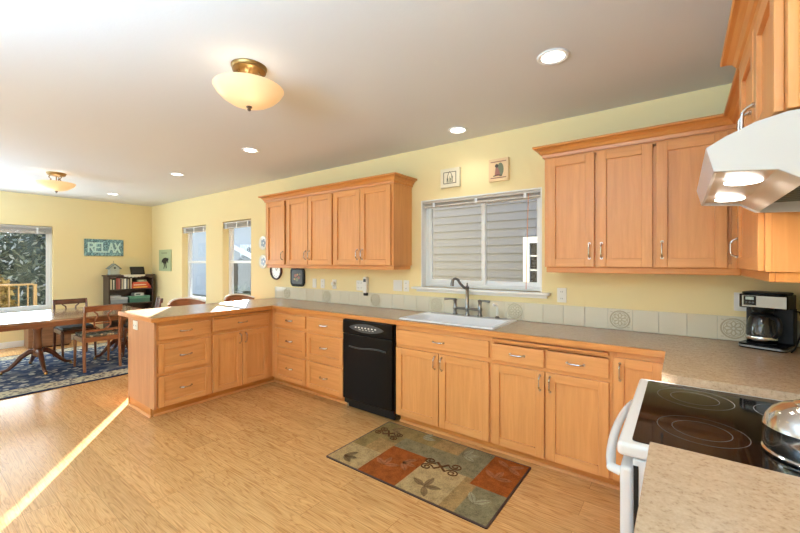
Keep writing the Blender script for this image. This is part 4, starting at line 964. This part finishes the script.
# ------------------------------------------------------------------ outside
flat('earth', (120, 116, 100), .95)
struct(MB().box(-40, 12, -20, 40, -.6, -.45), 'ground', 'earth')
m = flat('siding', (104, 106, 116), .85)
mb = MB(); sy = 2.35; z = -.45
mb.box(-5.2, 6, sy+.02, sy+.2, -.45, 5.2)
while z < 5.1: mb.add([(-5.2, sy+.018, z+.125), (6, sy+.018, z+.125), (6, sy-.003, z), (-5.2, sy-.003, z), (-5.2, sy+.02, z), (6, sy+.02, z)], [(0, 1, 2, 3), (3, 2, 5, 4)]); z += .125
t = thing('neighbouring_house', 'grey lap-sided house wall close outside the kitchen sink window', 'house', (.4, sy+.1, -.45))
mb.build('siding_wall', 'siding', t)
MB().box(-5.2, 6, sy-.6, sy+.2, 5.2, 5.35).build('eave', 'white_paint', t)
hx0, hx1, hz0, hz1 = -1.86, -1.0, .82, 1.78
for q in range(1):
    fr_ = MB()
    for a in ((hx0, hx0+.09, hz0, hz1), (hx1-.09, hx1, hz0, hz1), (hx0+.09, hx1-.09, hz0, hz0+.08), (hx0+.09, hx1-.09, hz1-.09, hz1), (hx0+.09, hx1-.09, 1.03, 1.09)): fr_.fbox(FS(sy-.01), *a, 0, .05)
    f_ = fr_.build('window_frame', 'white_paint', t)
    flat('dusk_glass', (44, 40, 36), .3, spec=.1); MB().fbox(FS(sy-.01), hx0+.09, hx1-.09, hz0+.08, hz1-.09, .003, .01).build('window_pane', 'dusk_glass', f_)
    g_ = MB()
    for k in range(1, 4): g_.fbox(FS(sy-.01), hx0+.09+.175*k-.011, hx0+.09+.175*k+.011, 1.09, hz1-.09, .011, .02)
    for k in range(1, 3): g_.fbox(FS(sy-.01), hx0+.09, hx1-.09, 1.09+.207*k-.011, 1.09+.207*k+.011, .011, .022)
    g_.build('muntin', 'white_paint', f_)
# farther house seen through the narrow windows
flat('pale_wall', (176, 184, 190), .8); flat('dark_roof', (62, 64, 66), .8); flat('fence_wood', (84, 82, 78), .8)
t = thing('garden_shed', 'pale grey building with white gable trim seen through the narrow windows', 'building', (-14, 8.5, -.45))
GF = lambda u, v, d: (u, 7.2-d, v)
MB().box(-26, -9.5, 7.2, 10, -.45, 3.0).build('wall', 'pale_wall', t)
MB().prism([(-26.3, 3.0), (-9.2, 3.0), (-10.6, 3.5), (-24.6, 3.5)], GF, .02, -2.8).build('roof', 'pale_wall', t)
MB().prism([(-18.9, 2.5), (-16.4, 1.72), (-16.4, 1.50), (-18.9, 2.28)], GF, .06, .16).build('barge_board', 'white_paint', t)
MB().prism([(-18.3, 1.2), (-16.95, 2.15), (-16.4, 1.6), (-16.4, 1.2)], GF, .02, .05).build('lean_to_roof', 'dark_roof', t)
def fence(x0, x1, y, h, label):
    t = thing('garden_fence', label, 'fence', ((x0+x1)/2, y, -.45)); mb = MB(); x = x0
    while x < x1: mb.box(x, x+.135, y, y+.02, -.45, h); x += .145
    mb.build('board', 'fence_wood', t); MB().box(x0, x1, y+.021, y+.06, h-.25, h-.16).build('rail', 'fence_wood', t)
fence(-13.95, -11.3, 4.1, 1.38, 'dark wooden fence low behind the narrow window nearer the kitchen')
def foliage(name, label, cat, boxes, n, cols_, sz=.09, core=False):
    t = thing(name, label, cat, (sum(b[0] for b in boxes)/len(boxes), sum(b[1] for b in boxes)/len(boxes), -.45)); mb = MB()
    for k in range(n):
        cx, cy, cz, rx, ry, rz_ = random.choice(boxes); v = Vector((random.gauss(0, 1), random.gauss(0, 1), random.gauss(0, 1))).normalized()*random.uniform(.7, 1.03)
        p = Vector((cx+v.x*rx, cy+v.y*ry, max(-.44, cz+v.z*rz_))); a = Vector((random.gauss(0, 1), random.gauss(0, 1), random.gauss(0, .7))).normalized(); b = a.orthogonal().normalized()
        s_ = sz*random.uniform(.6, 1.4); mb.m = random.randrange(len(cols_)); mb.add([p-a*s_, p+b*s_*.4, p+a*s_, p-b*s_*.4], [(0, 1, 2, 3)])
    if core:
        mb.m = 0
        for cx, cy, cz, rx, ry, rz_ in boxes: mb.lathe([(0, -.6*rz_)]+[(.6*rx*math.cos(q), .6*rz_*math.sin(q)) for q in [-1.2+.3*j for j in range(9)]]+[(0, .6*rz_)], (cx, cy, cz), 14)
    mb.build('foliage', cols_, t)
    mb = MB()
    for bx in boxes: mb.tube([(bx[0], bx[1], -.45), (bx[0]+.05, bx[1], bx[2])], [.06, .03], 7)
    mb.build('stem', 'dark_trim', t)
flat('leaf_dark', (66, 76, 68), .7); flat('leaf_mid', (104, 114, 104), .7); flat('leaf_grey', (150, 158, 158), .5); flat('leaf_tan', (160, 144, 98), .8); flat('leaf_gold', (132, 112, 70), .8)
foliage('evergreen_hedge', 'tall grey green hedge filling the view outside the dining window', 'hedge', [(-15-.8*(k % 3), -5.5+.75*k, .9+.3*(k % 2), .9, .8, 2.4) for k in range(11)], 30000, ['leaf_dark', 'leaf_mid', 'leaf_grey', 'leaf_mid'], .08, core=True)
foliage('golden_bush', 'sunlit tan bush outside the dining window, left of the deck rail', 'bush', [(-12.4, -1.85, .35, .25, .32, .75)], 500, ['leaf_tan', 'leaf_gold'], .12)
foliage('dark_shrub', 'dark shrub low outside the narrow window nearer the kitchen', 'shrub', [(-10.2, 2.9, .15, .6, .4, .65), (-11.0, 3.1, .1, .6, .4, .6)], 1500, ['leaf_dark', 'leaf_mid'], .06)
flat('deck_wood', (128, 108, 80), .8)
t = thing('deck_railing', 'tan wooden deck railing in sunlight outside the dining window', 'railing', (-12, -2.6, -.45))
MB().box(-12.05, -11.93, -4.6, -1.30, .88, .92).build('top_rail', 'deck_wood', t); MB().box(-12.02, -11.96, -4.6, -1.30, .35, .40).build('bottom_rail', 'deck_wood', t)
for k in range(22): MB().box(-12.01, -11.97, -4.55+.15*k, -4.525+.15*k, .4005, .8795).build('baluster', 'deck_wood', t)
MB().box(-12.04, -11.94, -1.30, -1.24, -.45, .90).build('post', 'deck_wood', t)

# outlet on the end of the peninsula
t = thing('wall_outlet', 'white outlet set in the maple end panel of the peninsula', 'outlet', (-4.22, -1.826, .81))
MB().box(-4.275, -4.165, -1.832, -1.8265, .765, .85).build('cover_plate', 'plastic_white', t, bevel=.003)
for s_ in (-1, 1):
    r_ = MB().box(-4.22+s_*.025-.013, -4.22+s_*.025+.013, -1.8345, -1.8323, .792, .824).build('receptacle', 'plastic_white', t, bevel=.003)
    mb = MB().box(-4.22+s_*.025-.005, -4.22+s_*.025-.003, -1.8352, -1.8346, .80, .812).box(-4.22+s_*.025+.003, -4.22+s_*.025+.005, -1.8352, -1.8346, .80, .812); mb.build('slot', 'black_matte', r_)
